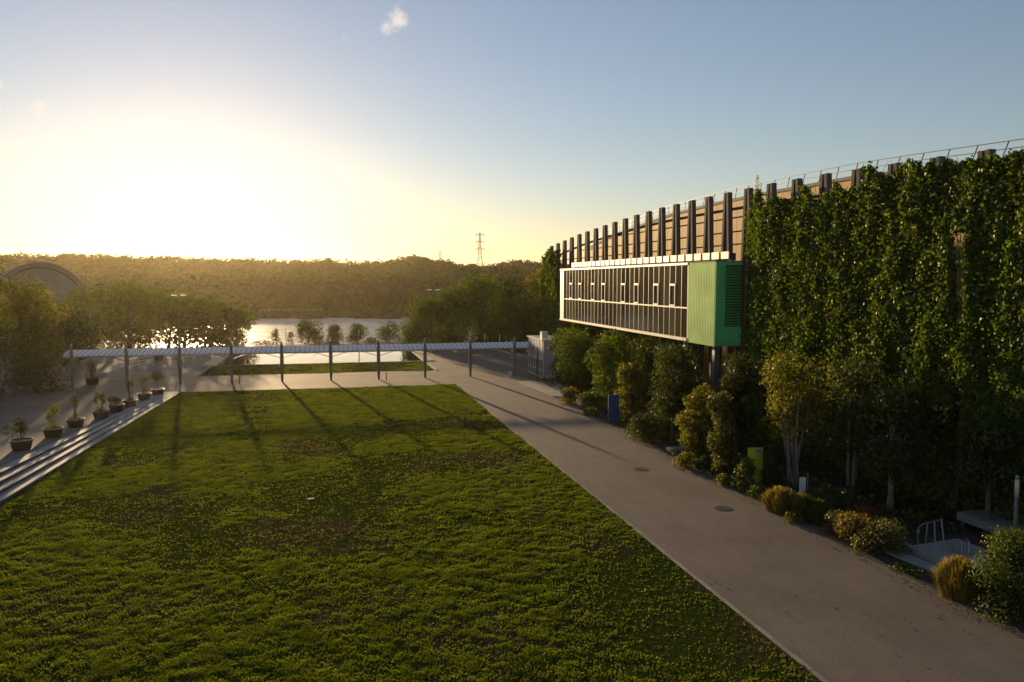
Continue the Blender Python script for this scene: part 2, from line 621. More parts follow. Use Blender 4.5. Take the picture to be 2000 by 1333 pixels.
def fbm(x, y, seed=0, o=3):
    s, a, t = 0, 1.0, 0
    for i in range(o):
        s = s + a * vnoise(x * 2 ** i, y * 2 ** i, seed + i)
        t += a
        a *= 0.55
    return s / t


def unit(a):
    return a / np.maximum(np.linalg.norm(a, axis=1, keepdims=True), 1e-6)


def leaf_quads(rng, cen, nrm, size, aspect=0.62, fold=0.25):
    """A pointed four-cornered leaf at every centre, facing roughly nrm."""
    n = len(cen)
    rnd = unit(rng.normal(size=(n, 3)))
    t = unit(np.cross(nrm, rnd))
    b = np.cross(nrm, t)
    s = size[:, None]
    v = np.empty((n, 4, 3))
    v[:, 0] = cen - t * s
    v[:, 1] = cen + b * s * aspect + nrm * s * fold
    v[:, 2] = cen + t * s
    v[:, 3] = cen - b * s * aspect + nrm * s * fold * 0.6
    return v.reshape(-1, 3)


def cloud(rng, clumps, counts, size, up=0.25, rand=0.55, inner=0.45):
    """Leaves spread through ellipsoid clumps (cx,cy,cz,rx,ry,rz)."""
    cs, ns = [], []
    for c, k in zip(clumps, counts):
        d = unit(rng.normal(size=(k, 3)))
        rr = inner + (1 - inner) * rng.random(k) ** 0.5
        rr *= 0.86 + 0.28 * rng.random(k)
        p = d * rr[:, None] * np.array(c[3:6]) + np.array(c[:3])
        cs.append(p)
        nn = d + rand * rng.normal(size=(k, 3))
        nn[:, 2] += up
        ns.append(nn)
    cen, nrm = np.concatenate(cs), unit(np.concatenate(ns))
    sz = size * (0.6 + 0.8 * rng.random(len(cen)))
    return leaf_quads(rng, cen, nrm, sz)


def plant(name, loc, h, w, label, cat, mat='leaf_mid', trunk=0.25, leaf=0.14, n=2500, shape='round', seed=1, stems=1, bark='bark',
          group=None, clumps=22, w2=None, lean=0.0, flat=1.0):
    """A tree or shrub: Empty > trunk (with limbs) and crown of leaves. shape: round, cone, column, vase, bush."""
    rng = np.random.default_rng(seed)
    root = empty(name, loc, label, cat, group)
    w2 = w2 or w
    zb = trunk * h
    cl = []
    for i in range(clumps):
        t = (i + rng.random()) / clumps
        z = zb + (h - zb) * (0.06 + 0.86 * t)
        if shape == 'round':
            pr = math.sqrt(max(0.06, 1 - (2 * t - 0.9) ** 2 / 1.3))
        elif shape == 'cone':
            pr = max(0.12, 1.0 - 0.85 * t)
        elif shape == 'column':
            pr = 0.85 * math.sqrt(max(0.1, 1 - (2 * t - 1) ** 4)) * (1 - 0.25 * t)
        elif shape == 'vase':
            pr = 0.45 + 0.55 * math.sin(min(1, t * 1.25) * math.pi * 0.75)
        else:
            pr = math.sqrt(max(0.05, 1 - t ** 2)) * 0.95
        a = rng.random() * 2 * math.pi
        q = pr * (0.25 + 0.65 * math.sqrt(rng.random()))
        cr = (0.16 + 0.16 * rng.random()) * (1.25 - 0.25 * pr) * (22 / clumps) ** 0.33
        rx = cr * w
        cl.append((q * math.cos(a) * w * 0.42 + lean * z, q * math.sin(a) * w2 * 0.42, min(z, h - rx * 0.7 * flat), rx, rx * w2 / w, rx * 0.85 * flat))
    wt = np.array([c[3] ** 2 for c in cl])
    counts = np.maximum(8, (n * wt / wt.sum()).astype(int))
    me = fast_mesh('crown', cloud(rng, cl, counts, leaf), 4)
    link('crown', me, mat, root)
    mb = MB()
    rw = 0.018 * h + 0.02
    for s in range(stems):
        a = 2 * math.pi * s / max(1, stems) + rng.random()
        sp = 0.0 if stems == 1 else 0.06 * w
        b0 = Vector((sp * math.cos(a), sp * math.sin(a), -0.05))
        top = cl[int(len(cl) * (0.55 + 0.4 * rng.random()))]
        tp = Vector(top[:3]) if stems > 1 else Vector((lean * h * 0.8, 0, h * 0.82))
        mid = b0.lerp(tp, 0.45) + Vector((rng.normal() * 0.04 * w, rng.normal() * 0.04 * w, 0))
        k = rw if stems == 1 else rw * 0.55
        mb.tube([b0, b0.lerp(mid, 0.5), mid, mid.lerp(tp, 0.5), tp], [k * 1.25, k, k * 0.8, k * 0.55, k * 0.2], 7)
        if stems == 1:
            for c in cl[::max(1, len(cl) // 9)]:
                f0 = 0.25 + 0.5 * rng.random()
                st = b0.lerp(tp, f0)
                e = Vector(c[:3])
                if e.z > st.z - 0.2:
                    mb.tube([st, st.lerp(e, 0.55) + Vector((0, 0, 0.03 * h)), e], [k * 0.5, k * 0.32, k * 0.12], 5)
    if trunk > 0.0:
        mb.build('trunk', bark, root, smooth=True)
    else:
        mb.build('stems', bark, root, smooth=True)
    return root


def tussock(name, loc, h, w, label, cat, mat='leaf_gold', n=900, seed=1, group=None):
    """Ornamental grass: arching blades from one foot."""
    rng = np.random.default_rng(seed)
    root = empty(name, loc, label, cat, group)
    a = rng.random(n) * 2 * math.pi
    out = (0.15 + 0.85 * rng.random(n)) * w * 0.55
    hh = h * (0.75 + 0.35 * rng.random(n)) * np.sqrt(np.maximum(0.12, 1.05 - (out / (w * 0.62)) ** 2))
    d = np.stack([np.cos(a), np.sin(a), np.zeros(n)], 1)
    side = np.stack([-np.sin(a), np.cos(a), np.zeros(n)], 1) * (0.012 + 0.012 * rng.random(n))[:, None]
    b = d * (out * 0.72)[:, None]
    mid = d * (out * 0.98)[:, None] + np.array([0, 0, 1]) * (hh * (0.55 + 0.3 * rng.random(n)))[:, None]
    tip = d * (out * (1.0 + 0.35 * rng.random(n)))[:, None] + np.array([0, 0, 1]) * hh[:, None]
    b[:, 2] = -0.02
    v = np.empty((n, 2, 4, 3))
    v[:, 0, 0], v[:, 0, 1], v[:, 0, 2], v[:, 0, 3] = b - side, b + side, mid + side, mid - side
    v[:, 1, 0], v[:, 1, 1], v[:, 1, 2], v[:, 1, 3] = mid - side, mid + side, tip + side * 0.3, tip - side * 0.3
    link('blades', fast_mesh('blades', v.reshape(-1, 3), 4), mat, root)
    mb = MB()
    mb.lathe([(w * 0.16, -0.05), (w * 0.2, h * 0.12), (w * 0.08, h * 0.3)], 9)
    mb.build('crown_base', mat, root)
    return root


def copy_tree(o, parent=None):
    c = o.copy()
    COL.objects.link(c)
    c.parent = parent
    for ch in list(o.children):
        copy_tree(ch, c)
    return c


# ------------------------------------------------------------------ terrain
# skyline of the wooded hill: degrees east of the lawn axis -> elevation ratio seen from the drone
SKY_AZ = np.array([-60, -40, -25, -19.7, -18.2, -16.9, -14.2, -12, -9, -7.3, -6.1, -4.8, -2.7, 0, 2.1, 4.2, 5.7, 7.5, 9.2, 10.4, 11.1, 12.4, 14.1, 15.8, 25, 60])
SKY_EL = np.array([505, 498, 494, 496, 494, 495, 495, 499, 500, 504, 502, 501, 506, 502, 510, 505, 495, 505, 517, 521, 515, 506, 510, 515, 510, 515])


def sky_z(x, y, top=0):
    az = np.degrees(np.arctan2(x, y))
    e = np.interp(az, SKY_AZ, SKY_EL)
    depth = np.hypot(x, y) * np.cos(np.radians(az - 13))
    return 11 + (549 - e) / 1556.0 * np.maximum(depth, 0.35 * np.hypot(x, y))


def sstep(a, b, t):
    t = np.clip((t - a) / (b - a), 0, 1)
    return t * t * (3 - 2 * t)


def shore(x):
    return 258 - 0.16 * np.maximum(x, 0) - 0.05 * x + 4 * np.sin(x * 0.05)


def terrain(x, y):
    x, y = np.asarray(x, float), np.asarray(y, float)
    inl = 0.42 * sstep(134, 146, y) + 0.58 * sstep(160, 172, y) * (1 - sstep(0, 6, y - shore(x) + 6)) * (1 - sstep(80, 110, np.abs(x)))
    z = -0.05 - 3.2 * inl - 0.9 * sstep(-6, 2, y - shore(x)) * (1 - sstep(80, 110, np.abs(x)))
    s = sstep(10, 500, y - shore(x))
    crest = np.minimum(sky_z(x, 760.0 + 0 * y), 50) - 11.0
    z = z + s * np.maximum(crest, 6)
    return z


xs = np.concatenate([np.linspace(-1500, -440, 18), np.linspace(-425, 385, 110), np.linspace(400, 1500, 18)])
ys = np.concatenate([np.linspace(-300, 100, 20), np.linspace(110, 300, 60), np.linspace(312, 900, 42), np.linspace(950, 2400, 18)])
gx, gy = np.meshgrid(xs, ys)
gz = terrain(gx, gy)
gz = np.where(gy < 133, -0.05, gz)
nx, ny = len(xs), len(ys)
me = bpy.data.meshes.new('ground')
idx = np.arange(nx * ny).reshape(ny, nx)
faces = np.stack([idx[:-1, :-1], idx[:-1, 1:], idx[1:, 1:], idx[1:, :-1]], -1).reshape(-1, 4)
me.from_pydata(np.stack([gx, gy, gz], -1).reshape(-1, 3).tolist(), [], faces.tolist())
for p in me.polygons:
    p.use_smooth = True
tag(link('ground', me, 'earth'), kind='structure')

# lake
mb = MB()
mb.quad((-125, 140, -1.4), (125, 140, -1.4), (125, 275, -1.4), (-125, 275, -1.4))
tag(mb.build('lake_water', 'lake'), kind='structure')

# paved plaza and path
mb = MB()
mb.quad((-15.2, -20, 0), (22.2, -20, 0), (22.2, 84, 0), (-14.2, 84, 0))
mb.quad((-75, 84, 0), (26.0, 84, 0), (33, 132, 0), (-60, 132, 0))
tag(mb.build('plaza_paving', 'paving'), kind='structure')
# upper terrace to the left, rising gently towards the viewer
mb = MB()
rows = [(84.2, -16.05, 0.004), (70, -16.85, 0.25), (49, -17.95, 0.60), (30, -18.9, 0.9), (-20, -21.4, 1.5)]
for (ya, xa, za), (yb, xb, zb) in zip(rows[:-1], rows[1:]):
    mb.quad((-90, ya, za), (-90, yb, zb), (xb, yb, zb), (xa, ya, za))
tag(mb.build('terrace_paving', 'paving'), kind='structure')

# lawn sheets
def lawn_left(y):
    return -14.34 - (83.9 - y) * 0.037


mb = MB()
mb.quad((lawn_left(-18), -18, 0.012), (13.1, -18, 0.012), (12.95, 83.3, 0.012), (lawn_left(83.6), 83.6, 0.012))
tag(mb.build('lawn', 'lawn'), kind='structure')
mb = MB()
mb.quad((-14.6, 97.6, 0.012), (12.6, 97.6, 0.012), (12.6, 108.6, 0.012), (-14.6, 108.6, 0.012))
tag(mb.build('pool_lawn', 'lawn'), kind='structure')
# planting bed
rng = np.random.default_rng(5)
mb = MB()
ed = [(21.15 + 0.25 * math.sin(y * 0.9) + 0.15 * rng.random(), y) for y in np.arange(8, 72, 1.5)]
mb.prism([(36, 8)] + [(36, 110), (27.0, 110), (26.0, 84), (23.4, 80), (21.4, 72)] + ed[::-1], -0.02, 0.045)
tag(mb.build('planting_bed', 'soil'), kind='structure')

# grass blades
def grass(name, x0f, x1, y0, y1, n, seed, label):
    rng = np.random.default_rng(seed)
    # more per square metre close to the viewer, where tufts show larger
    u = rng.random(n * 2)
    y = y0 + (y1 - y0) * u ** 1.35
    xl = x0f(y)
    x = xl + (x1 - xl) * rng.random(n * 2) + 0.05 * rng.normal(size=n * 2)
    thin = fbm(x * 0.17, y * 0.17, 3)
    clump = fbm(x * 2.6, y * 2.6, 11, 2)
    keep = rng.random(n * 2) < np.clip((thin - 0.33) * 3.6, 0.1, 1) * np.clip((clump - 0.28) * 2.6, 0.22, 1)
    x, y, clump, thin = x[keep], y[keep], clump[keep], thin[keep]
    k = len(x)
    hgt = (0.022 + 0.055 * np.clip(clump - 0.25, 0, 1) + 0.028 * rng.random(k)) * (0.75 + 0.5 * np.clip(thin, 0, 1)) * (0.9 + y * 0.006)
    wid = (0.009 + 0.00040 * y) * (0.6 + 0.8 * rng.random(k))
    v = np.empty((k, 2, 3, 3))
    for j in range(2):
        a = rng.random(k) * 2 * math.pi
        c = np.stack([x + rng.normal(size=k) * 0.02, y + rng.normal(size=k) * 0.02, np.full(k, 0.008)], 1)
        s = np.stack([np.cos(a), np.sin(a), np.zeros(k)], 1) * wid[:, None]
        tp = c + np.stack([rng.normal(size=k) * 0.45, rng.normal(size=k) * 0.45, np.ones(k)], 1) * hgt[:, None]
        v[:, j, 0], v[:, j, 1], v[:, j, 2] = c - s, c + s, tp
    o = link(name, fast_mesh(name, v.reshape(-1, 3), 3), 'grass')
    tag(o, label, 'grass', kind='stuff')
    return k


grass('lawn_grass', lambda y: lawn_left(y) + 0.02, 13.0, 14.0, 83.4, 540000, 2, 'short tufted green grass with bare patches over the big lawn')
grass('pool_lawn_grass', lambda y: -14.5 + 0 * y, 12.5, 97.7, 108.5, 14000, 4, 'green grass of the strip in front of the reflecting pool')

# lawn edgings (pale kerb stones)
edge = empty('lawn_kerb', (13.1, 50, 0), kind='structure')
for i in range(34):
    y0 = 83.3 - i * 2.0
    MB().box(-0.06, 0.06, -0.985, 0.985, -0.03, 0.025).build('kerb_stone', 'kerb', edge, (-0.06 + 0.0042 * i, y0 - 1.0 - 50, 0.0)) if i == 0 else None
    if i == 0:
        ks = edge.children[0].data
    else:
        link('kerb_stone', ks, None, edge, (-0.06 + 0.0042 * i, y0 - 1.0 - 50, 0.002 * (i % 2)))

# reflecting pool: water inside a pale stone rim
pool = empty('reflecting_pool', (-0.9, 117, 0), kind='structure')
MB().quad((-13.4, -8.0, 0.02), (13.5, -8.0, 0.02), (13.5, 9.4, 0.02), (-13.4, 9.4, 0.02)).build('pool_water', 'pool', pool)
m = MB()
m.box(13.5, 15.1, -8.4, 9.6, -0.03, 0.09)
m.build('rim', 'kerb', pool)
m = MB()
m.box(-15.2, -13.4, -8.4, 9.6, -0.03, 0.09)
m.build('rim', 'kerb', pool)
MB().box(-13.4, 13.5, -8.4, -8.0, -0.03, 0.06).build('rim', 'kerb', pool)
MB().box(-13.4, 13.5, 9.4, 9.9, -0.03, 0.09).build('rim', 'kerb', pool)
m = MB()
m.bar((-14.0, -8.4, 0.03), (-14.0, -19.6, 0.03), 0.22, 0.1)
m.build('lawn_edging', 'kerb', pool)
m = MB()
m.bar((13.6, -8.4, 0.03), (13.9, -19.6, 0.03), 0.22, 0.1)
m.build('lawn_edging', 'kerb', pool)

# broad steps between the terrace and the lawn: four treads running the length of the lawn
steps = empty('terrace_steps', (-16, 50, 0), kind='structure')
YS = [84.0, 76, 68, 60, 52, 44, 36, 28, 20, 10]


def step_line(k, y):
    """x and z of nosing k (0 at the lawn, 4 at the terrace)."""
    xi = lawn_left(y) - 0.03
    t = (84.0 - y) / 35.0
    xo = -16.05 - 1.9 * t
    zo = 0.006 + 0.6 * t
    return xi + (xo - xi) * k / 4, zo * k / 4


for k in range(4):
    m, mr = MB(), MB()
    for ya, yb in zip(YS[:-1], YS[1:]):
        (xa, _), (xb, _) = step_line(k, ya), step_line(k, yb)
        (xc, za), (xd, zb) = step_line(k + 1, ya), step_line(k + 1, yb)
        za += 0.03 + 0.004 * k
        zb += 0.03 + 0.004 * k
        o = Vector((16, -50, 0))
        # tread slab with a small nosing
        P = [Vector((xa + 0.02, ya, za)), Vector((xb + 0.02, yb, zb)), Vector((xd, yb, zb)), Vector((xc, ya, za))]
        P = [p + o for p in P]
        D = [p - Vector((0, 0, 0.05)) for p in P]
        m.quad(P[0], P[3], P[2], P[1])
        m.quad(P[0], P[1], D[1], D[0])
        m.quad(D[0], D[1], D[2], D[3])
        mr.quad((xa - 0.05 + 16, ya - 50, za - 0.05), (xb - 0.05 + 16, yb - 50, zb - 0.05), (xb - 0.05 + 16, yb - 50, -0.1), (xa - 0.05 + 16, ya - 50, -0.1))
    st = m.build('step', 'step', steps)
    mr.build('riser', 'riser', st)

# pale concrete apron by the entrance kiosk
m = MB()
m.prism([(20.0, 83.8), (20.75, 72.4), (21.4, 71.5), (23.4, 75.5), (24.2, 84.0)], 0.0, 0.11)
tag(m.build('concrete_apron', 'concrete'), kind='structure')

# ------------------------------------------------------------------ far woodland over the hill
rng = np.random.default_rng(21)
cl, cnt = [], []
N = 3700
pd = 258 + rng.random(N) ** 1.15 * 530
px = np.tan(np.radians(rng.uniform(-33, 25, N))) * pd
gap = 105 * np.exp(-(px / 85.0) ** 4)
py = np.maximum(shore(px) - 3 + gap + 12 * rng.random(N), pd)
pz = terrain(px, py)
r = rng.uniform(3.6, 8.6, N) * (0.85 + 0.0009 * pd)
ht = rng.uniform(7.0, 12.0, N)
lim = sky_z(px, py) + rng.uniform(-3.5, 1.6, N)
vis = pd > 0
for x, y, z, rr, h, l, ok in zip(px, py, pz, r, ht, lim, vis):
    if not ok:
        continue
    top = min(z + h, l)
    if top < z + 2:
        continue
    k = 58
    cl.append((x, y, top - rr * 0.75, rr, rr, rr * 0.8))
    cnt.append(k)
    for j in range(2):
        a = rng.random() * 6.28
        q = rr * 0.6
        cl.append((x + q * math.cos(a), y + q * math.sin(a), top - rr * (0.7 + 0.7 * rng.random()), q, q, q * 0.8))
        cnt.append(18)
for k in range(420):          # scrub along the open far bank
    x = rng.uniform(-85, 85)
    y = shore(x) + 6 + 100 * rng.random()
    rr = rng.uniform(1.2, 3.0)
    cl.append((x, y, float(terrain(x, y)) + rr * 0.25, rr * 1.3, rr * 1.3, rr * 0.6))
    cnt.append(26)
v = cloud(rng, cl, cnt, 1.45, inner=0.72, rand=0.32)
o = link('far_woodland', fast_mesh('far_woodland', v, 4), 'leaf_wood')
tag(o, 'dense wooded hillside along the far shore of the lake', 'woodland', kind='stuff')
# a rougher canopy sheet below the crowns so that no ground shows between them
m = MB()

# ------------------------------------------------------------------ event hall
HX = 29.7
FR_Y = [104.7 - 3.055 * i for i in range(27)]


def frame_top(y):
    return float(np.interp(y, [22, 31.4, 34.6, 40.9, 43.9, 50, 56, 62.3, 68.4, 74.5, 83.7, 92.6, 104.7], [16.4, 17.0, 17.14, 17.38, 17.51, 17.64, 17.66, 17.67, 17.62, 17.45, 17.05, 16.6, 15.71]))


def wall_top(y):
    return float(np.interp(y, [20, 35.6, 43.2, 49.8, 66, 82.2, 99, 112], [16.8, 17.65, 18.05, 18.34, 18.52, 18.15, 16.8, 15.3]))


hall = empty('event_hall', (36, 60, 0), 'long timber framed event hall with projecting glazed gallery and tan metal wall', 'building')
O = Vector((36, 60, 0))
# core walls under the cladding
m = MB()
ysw = [18, 30, 40, 50, 60, 70, 80, 90, 100, 108]
for ya, yb in zip(ysw[:-1], ysw[1:]):
    n = len(m.v)
    za, zb = wall_top(ya) - 0.1, wall_top(yb) - 0.1
    m.quad((0.1, ya - 60, 0), (0.1, yb - 60, 0), (0.1, yb - 60, zb), (0.1, ya - 60, za))
    m.quad((40, ya - 60, 0), (40, yb - 60, 0), (40, yb - 60, zb), (40, ya - 60, za))
m.quad((0.1, 48, 0), (40, 48, 0), (40, 48, wall_top(108) - 0.1), (0.1, 48, wall_top(108) - 0.1))
m.quad((0.1, -42, 0), (40, -42, 0), (40, -42, wall_top(18) - 0.1), (0.1, -42, wall_top(18) - 0.1))
wall = m.build('wall', 'tan_clad', hall)
m = MB()
for ya, yb in zip(ysw[:-1], ysw[1:]):
    za, zb = wall_top(ya), wall_top(yb)
    m.quad((-0.12, ya - 60, za), (40.2, ya - 60, za), (40.2, yb - 60, zb), (-0.12, yb - 60, zb))
    m.quad((-0.12, ya - 60, za - 0.25), (-0.12, ya - 60, za), (-0.12, yb - 60, zb), (-0.12, yb - 60, zb - 0.25))
roof = m.build('roof', 'roof', hall)
# cladding panels, each with a raised seam edge
pm = MB().box(-0.06, 0.06, -0.605, 0.605, 0, 1).mesh('cladding_panel')
pm.materials.append(M['tan_clad'])
yy = 106.5
rngp = random.Random(4)
while yy > 22:
    c = link('cladding_panel', pm, None, wall, (rngp.uniform(-0.008, 0.008), yy - 60, 4.0))
    c.scale = (1, 1, min(wall_top(yy - 0.6), wall_top(yy + 0.6)) - 4.3)
    yy -= 1.25
# roof edge railing: two rails and slanted posts
m = MB()
for dz in (0.42, 0.82):
    pts = [(-0.02 - dz * 0.12, y - 60, wall_top(y) + dz) for y in np.linspace(20, 106, 60)]
    m.tube(pts, 0.028, 5)
rl = m.build('roof_railing', 'dark_steel', hall)
pp = MB().tube([(0.15, 0.45, -0.05), (-0.1, -0.25, 0.83)], 0.03, 5).mesh('railing_post')
pp.materials.append(M['dark_steel'])
for y in np.arange(22, 106, 2.1):
    link('railing_post', pp, None, rl, (0, y - 60, wall_top(y)))

# timber A-frames: two legs meeting under a cap, splayed along the facade
leg_meshes = {}
for i, y in enumerate(FR_Y):
    zt = frame_top(y)
    cap = MB().box(-0.12, 0.12, -0.1, 0.1, -0.5, -0.04).build('timber_frame', 'timber', hall, (HX - 36, y - 60, zt))
    for s in (-1, 1):
        m = MB()
        m.bar((0, s * 0.2, 0.0), (0, s * (0.22 + 1.0 * zt / 17), -zt), 0.36, 0.27, up=(0, 1, 0), w2=0.38, h2=0.32)
        m.build('leg', 'timber', cap)
# horizontal beams behind the frames, the top one arching
m = MB()
pts = [(y, frame_top(y) - 1.25 - 0.25 * max(0, (y - 88) / 16)) for y in FR_Y]
for (ya, za), (yb, zb) in zip(pts[:-1], pts[1:]):
    m.bar((0, ya - 60, za), (0, yb - 60, zb), 0.16, 0.2)
m.build('arched_beam', 'timber', hall, (HX - 36 + 0.3, 0, 0))
for zb, ya, yb in ((15.75, 24, 80), (14.7, 24, 93), (13.75, 24, 101)):
    m = MB()
    m.bar((0, ya - 60, zb), (0, yb - 60, zb), 0.08, 0.1)
    m.build('rail_beam', 'timber', hall, (HX - 36 + 0.33, 0, 0))

# projecting gallery on the facade
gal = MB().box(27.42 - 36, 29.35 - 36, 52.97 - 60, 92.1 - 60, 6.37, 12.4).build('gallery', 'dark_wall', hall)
Gx = 27.3 - 36
ZB, ZT, ZM = 6.37, 12.4, 8.89
YA, YB = 57.42, 90.75
NP = 30
dy = (YB - YA) / NP
mbv = MB().box(-0.045, 0.07, -0.026, 0.026, ZB + 0.18, ZT - 0.16).mesh('mullion')
mbv.materials.append(M['white_frame'])
for i in range(NP + 1):
    link('mullion', mbv, None, gal, (Gx + 0.02, YA + i * dy - 60, 0))
hb = dy - 0.07
up_p = MB().box(-0.02, 0.02, -hb / 2 + 0.004, hb / 2 - 0.004, ZM + 0.06, ZT - 0.17).mesh('upper_pane')
lo_p = MB().box(-0.02, 0.02, -hb / 2 + 0.004, hb / 2 - 0.004, ZB + 0.19, ZM - 0.06).mesh('lower_pane')
up_p.materials.append(M['pane'])
lo_p.materials.append(M['pane'])
trm = MB().box(-0.05, 0.05, -hb / 2, hb / 2, ZM - 0.055, ZM + 0.055).mesh('transom')
trm.materials.append(M['white_frame'])
csm = MB()
csm.box(-0.05, 0.05, -hb / 2, hb / 2, 10.61, 10.77)
csm.box(-0.05, 0.05, -hb / 2, hb / 2, 8.96, 9.08)
csm.box(-0.05, 0.05, -hb / 2, -hb / 2 + 0.07, 9.08, 10.61)
csm.box(-0.05, 0.05, hb / 2 - 0.07, hb / 2, 9.08, 10.61)
csm = csm.mesh('casement')
csm.materials.append(M['white_frame'])
opens = {2, 5, 9, 12, 17, 20, 24, 27}
rngp = random.Random(8)
for i in range(NP):
    yc = YA + (i + 0.5) * dy - 60
    a = link('pane', up_p, None, gal, (Gx + 0.012, yc, 0))
    b = link('pane', lo_p, None, gal, (Gx + 0.012, yc, 0))
    a.rotation_euler = (0, 0, rngp.uniform(-0.004, 0.004))
    b.rotation_euler = (0, 0, rngp.uniform(-0.004, 0.004))
    link('transom', trm, None, gal, (Gx + 0.025, yc, 0))
    if i in opens:
        link('casement', csm, None, gal, (Gx - 0.02, yc, 0))
MB().box(-0.1, 0.09, YA - 60 - 0.05, 92.2 - 60, ZT - 0.16, ZT).build('top_rail', 'white_frame', gal, (Gx, 0, 0))
MB().box(-0.12, 0.09, YA - 60 - 0.05, 92.2 - 60, ZB - 0.06, ZB + 0.18).build('bottom_rail', 'white_frame', gal, (Gx, 0, 0))
MB().box(-0.06, 0.1, 90.79 - 60, 92.2 - 60, ZB + 0.182, ZT - 0.162).build('end_panel', 'cream_panel', gal, (Gx, 0, 0))
MB().box(27.2 - 36, 29.35 - 36, 52.75 - 60, 92.2 - 60, ZT + 0.002, ZT + 0.06).build('gallery_roof', 'roof', gal)
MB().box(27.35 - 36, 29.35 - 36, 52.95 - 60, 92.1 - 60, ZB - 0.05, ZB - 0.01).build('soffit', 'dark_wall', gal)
# green corrugated corner
m = MB()
m.box(-0.05, 0.1, 52.85 - 60, YA - 0.1 - 60, ZB - 0.12, ZT + 0.0)
k = 52.95
while k < YA - 0.2:
    m.box(-0.059, -0.052, k - 60, k + 0.13 - 60, ZB - 0.1, ZT - 0.03)
    k += 0.26
m.build('green_front_panel', 'green_clad', gal, (Gx, 0, 0))
m = MB()
m.box(27.26 - 36, 28.02 - 36, 52.77 - 60, 52.97 - 60, ZB - 0.12, ZT)
m.box(28.02 - 36, 29.35 - 36, 52.77 - 60, 52.97 - 60, ZB - 0.12, 7.65)
m.box(28.02 - 36, 29.35 - 36, 52.77 - 60, 52.97 - 60, 12.13, ZT)
m.build('green_end_panel', 'green_dark', gal)
ls = MB().bar((0, -0.06, 0.05), (1.33, -0.06, 0.05), 0.16, 0.02, up=(0, 0.7, 0.7)).mesh('louvre_slat')
ls.materials.append(M['green_dark'])
for i in range(22):
    link('louvre_slat', ls, None, gal, (28.02 - 36, 52.95 - 60, 7.7 + i * 0.2))
# row of pale blocks above the gallery
fb = MB().box(-0.06, 0.06, -0.57, 0.57, 0, 0.52).mesh('fascia_block')
fb.materials.append(M['cream_panel'])
for i in range(26):
    yb = 53.3 + i * 1.473
    link('fascia_block', fb, None, hall, (28.25 - 36, yb - 60, 12.6))
MB().box(28.38 - 36, 28.7 - 36, 52.6 - 60, 91.2 - 60, 12.47, 13.0).build('parapet', 'dark_wall', hall)
# gallery support posts
for y in (54.2, 59.2):
    m = MB()
    m.bar((28.1 - 36, y - 60, 0), (28.1 - 36, y - 60, 6.4), 0.4, 0.4, up=(0, 1, 0))
    m.build('support_post', 'steel', hall)
# aerial on the hall roof
aer = empty('roof_aerial', (40, 69.5, wall_top(69) - 0.02), 'small lattice aerial mast standing on the hall roof edge', 'aerial')
m = MB()
for sx, sy in ((-1, -1), (1, -1), (1, 1), (-1, 1)):
    m.bar((sx * 0.25, sy * 0.25, 0), (sx * 0.06, sy * 0.06, 2.6), 0.04, 0.04, up=(0, 1, 0))
for j in range(6):
    a, b = 0.25 - 0.03 * j, 0.25 - 0.03 * (j + 1)
    m.bar((-a, -a, j * 0.43), (b, -b, (j + 1) * 0.43), 0.025, 0.025)
    m.bar((a, a, j * 0.43), (-b, b, (j + 1) * 0.43), 0.025, 0.025)
m.build('mast', 'dark_steel', aer)
m = MB()
for z, w in ((1.5, 0.55), (2.0, 0.7), (2.45, 0.5)):
    m.bar((-0.1, -w, z), (-0.1, w, z), 0.03, 0.03)
m.build('antenna_arms', 'dark_steel', aer)

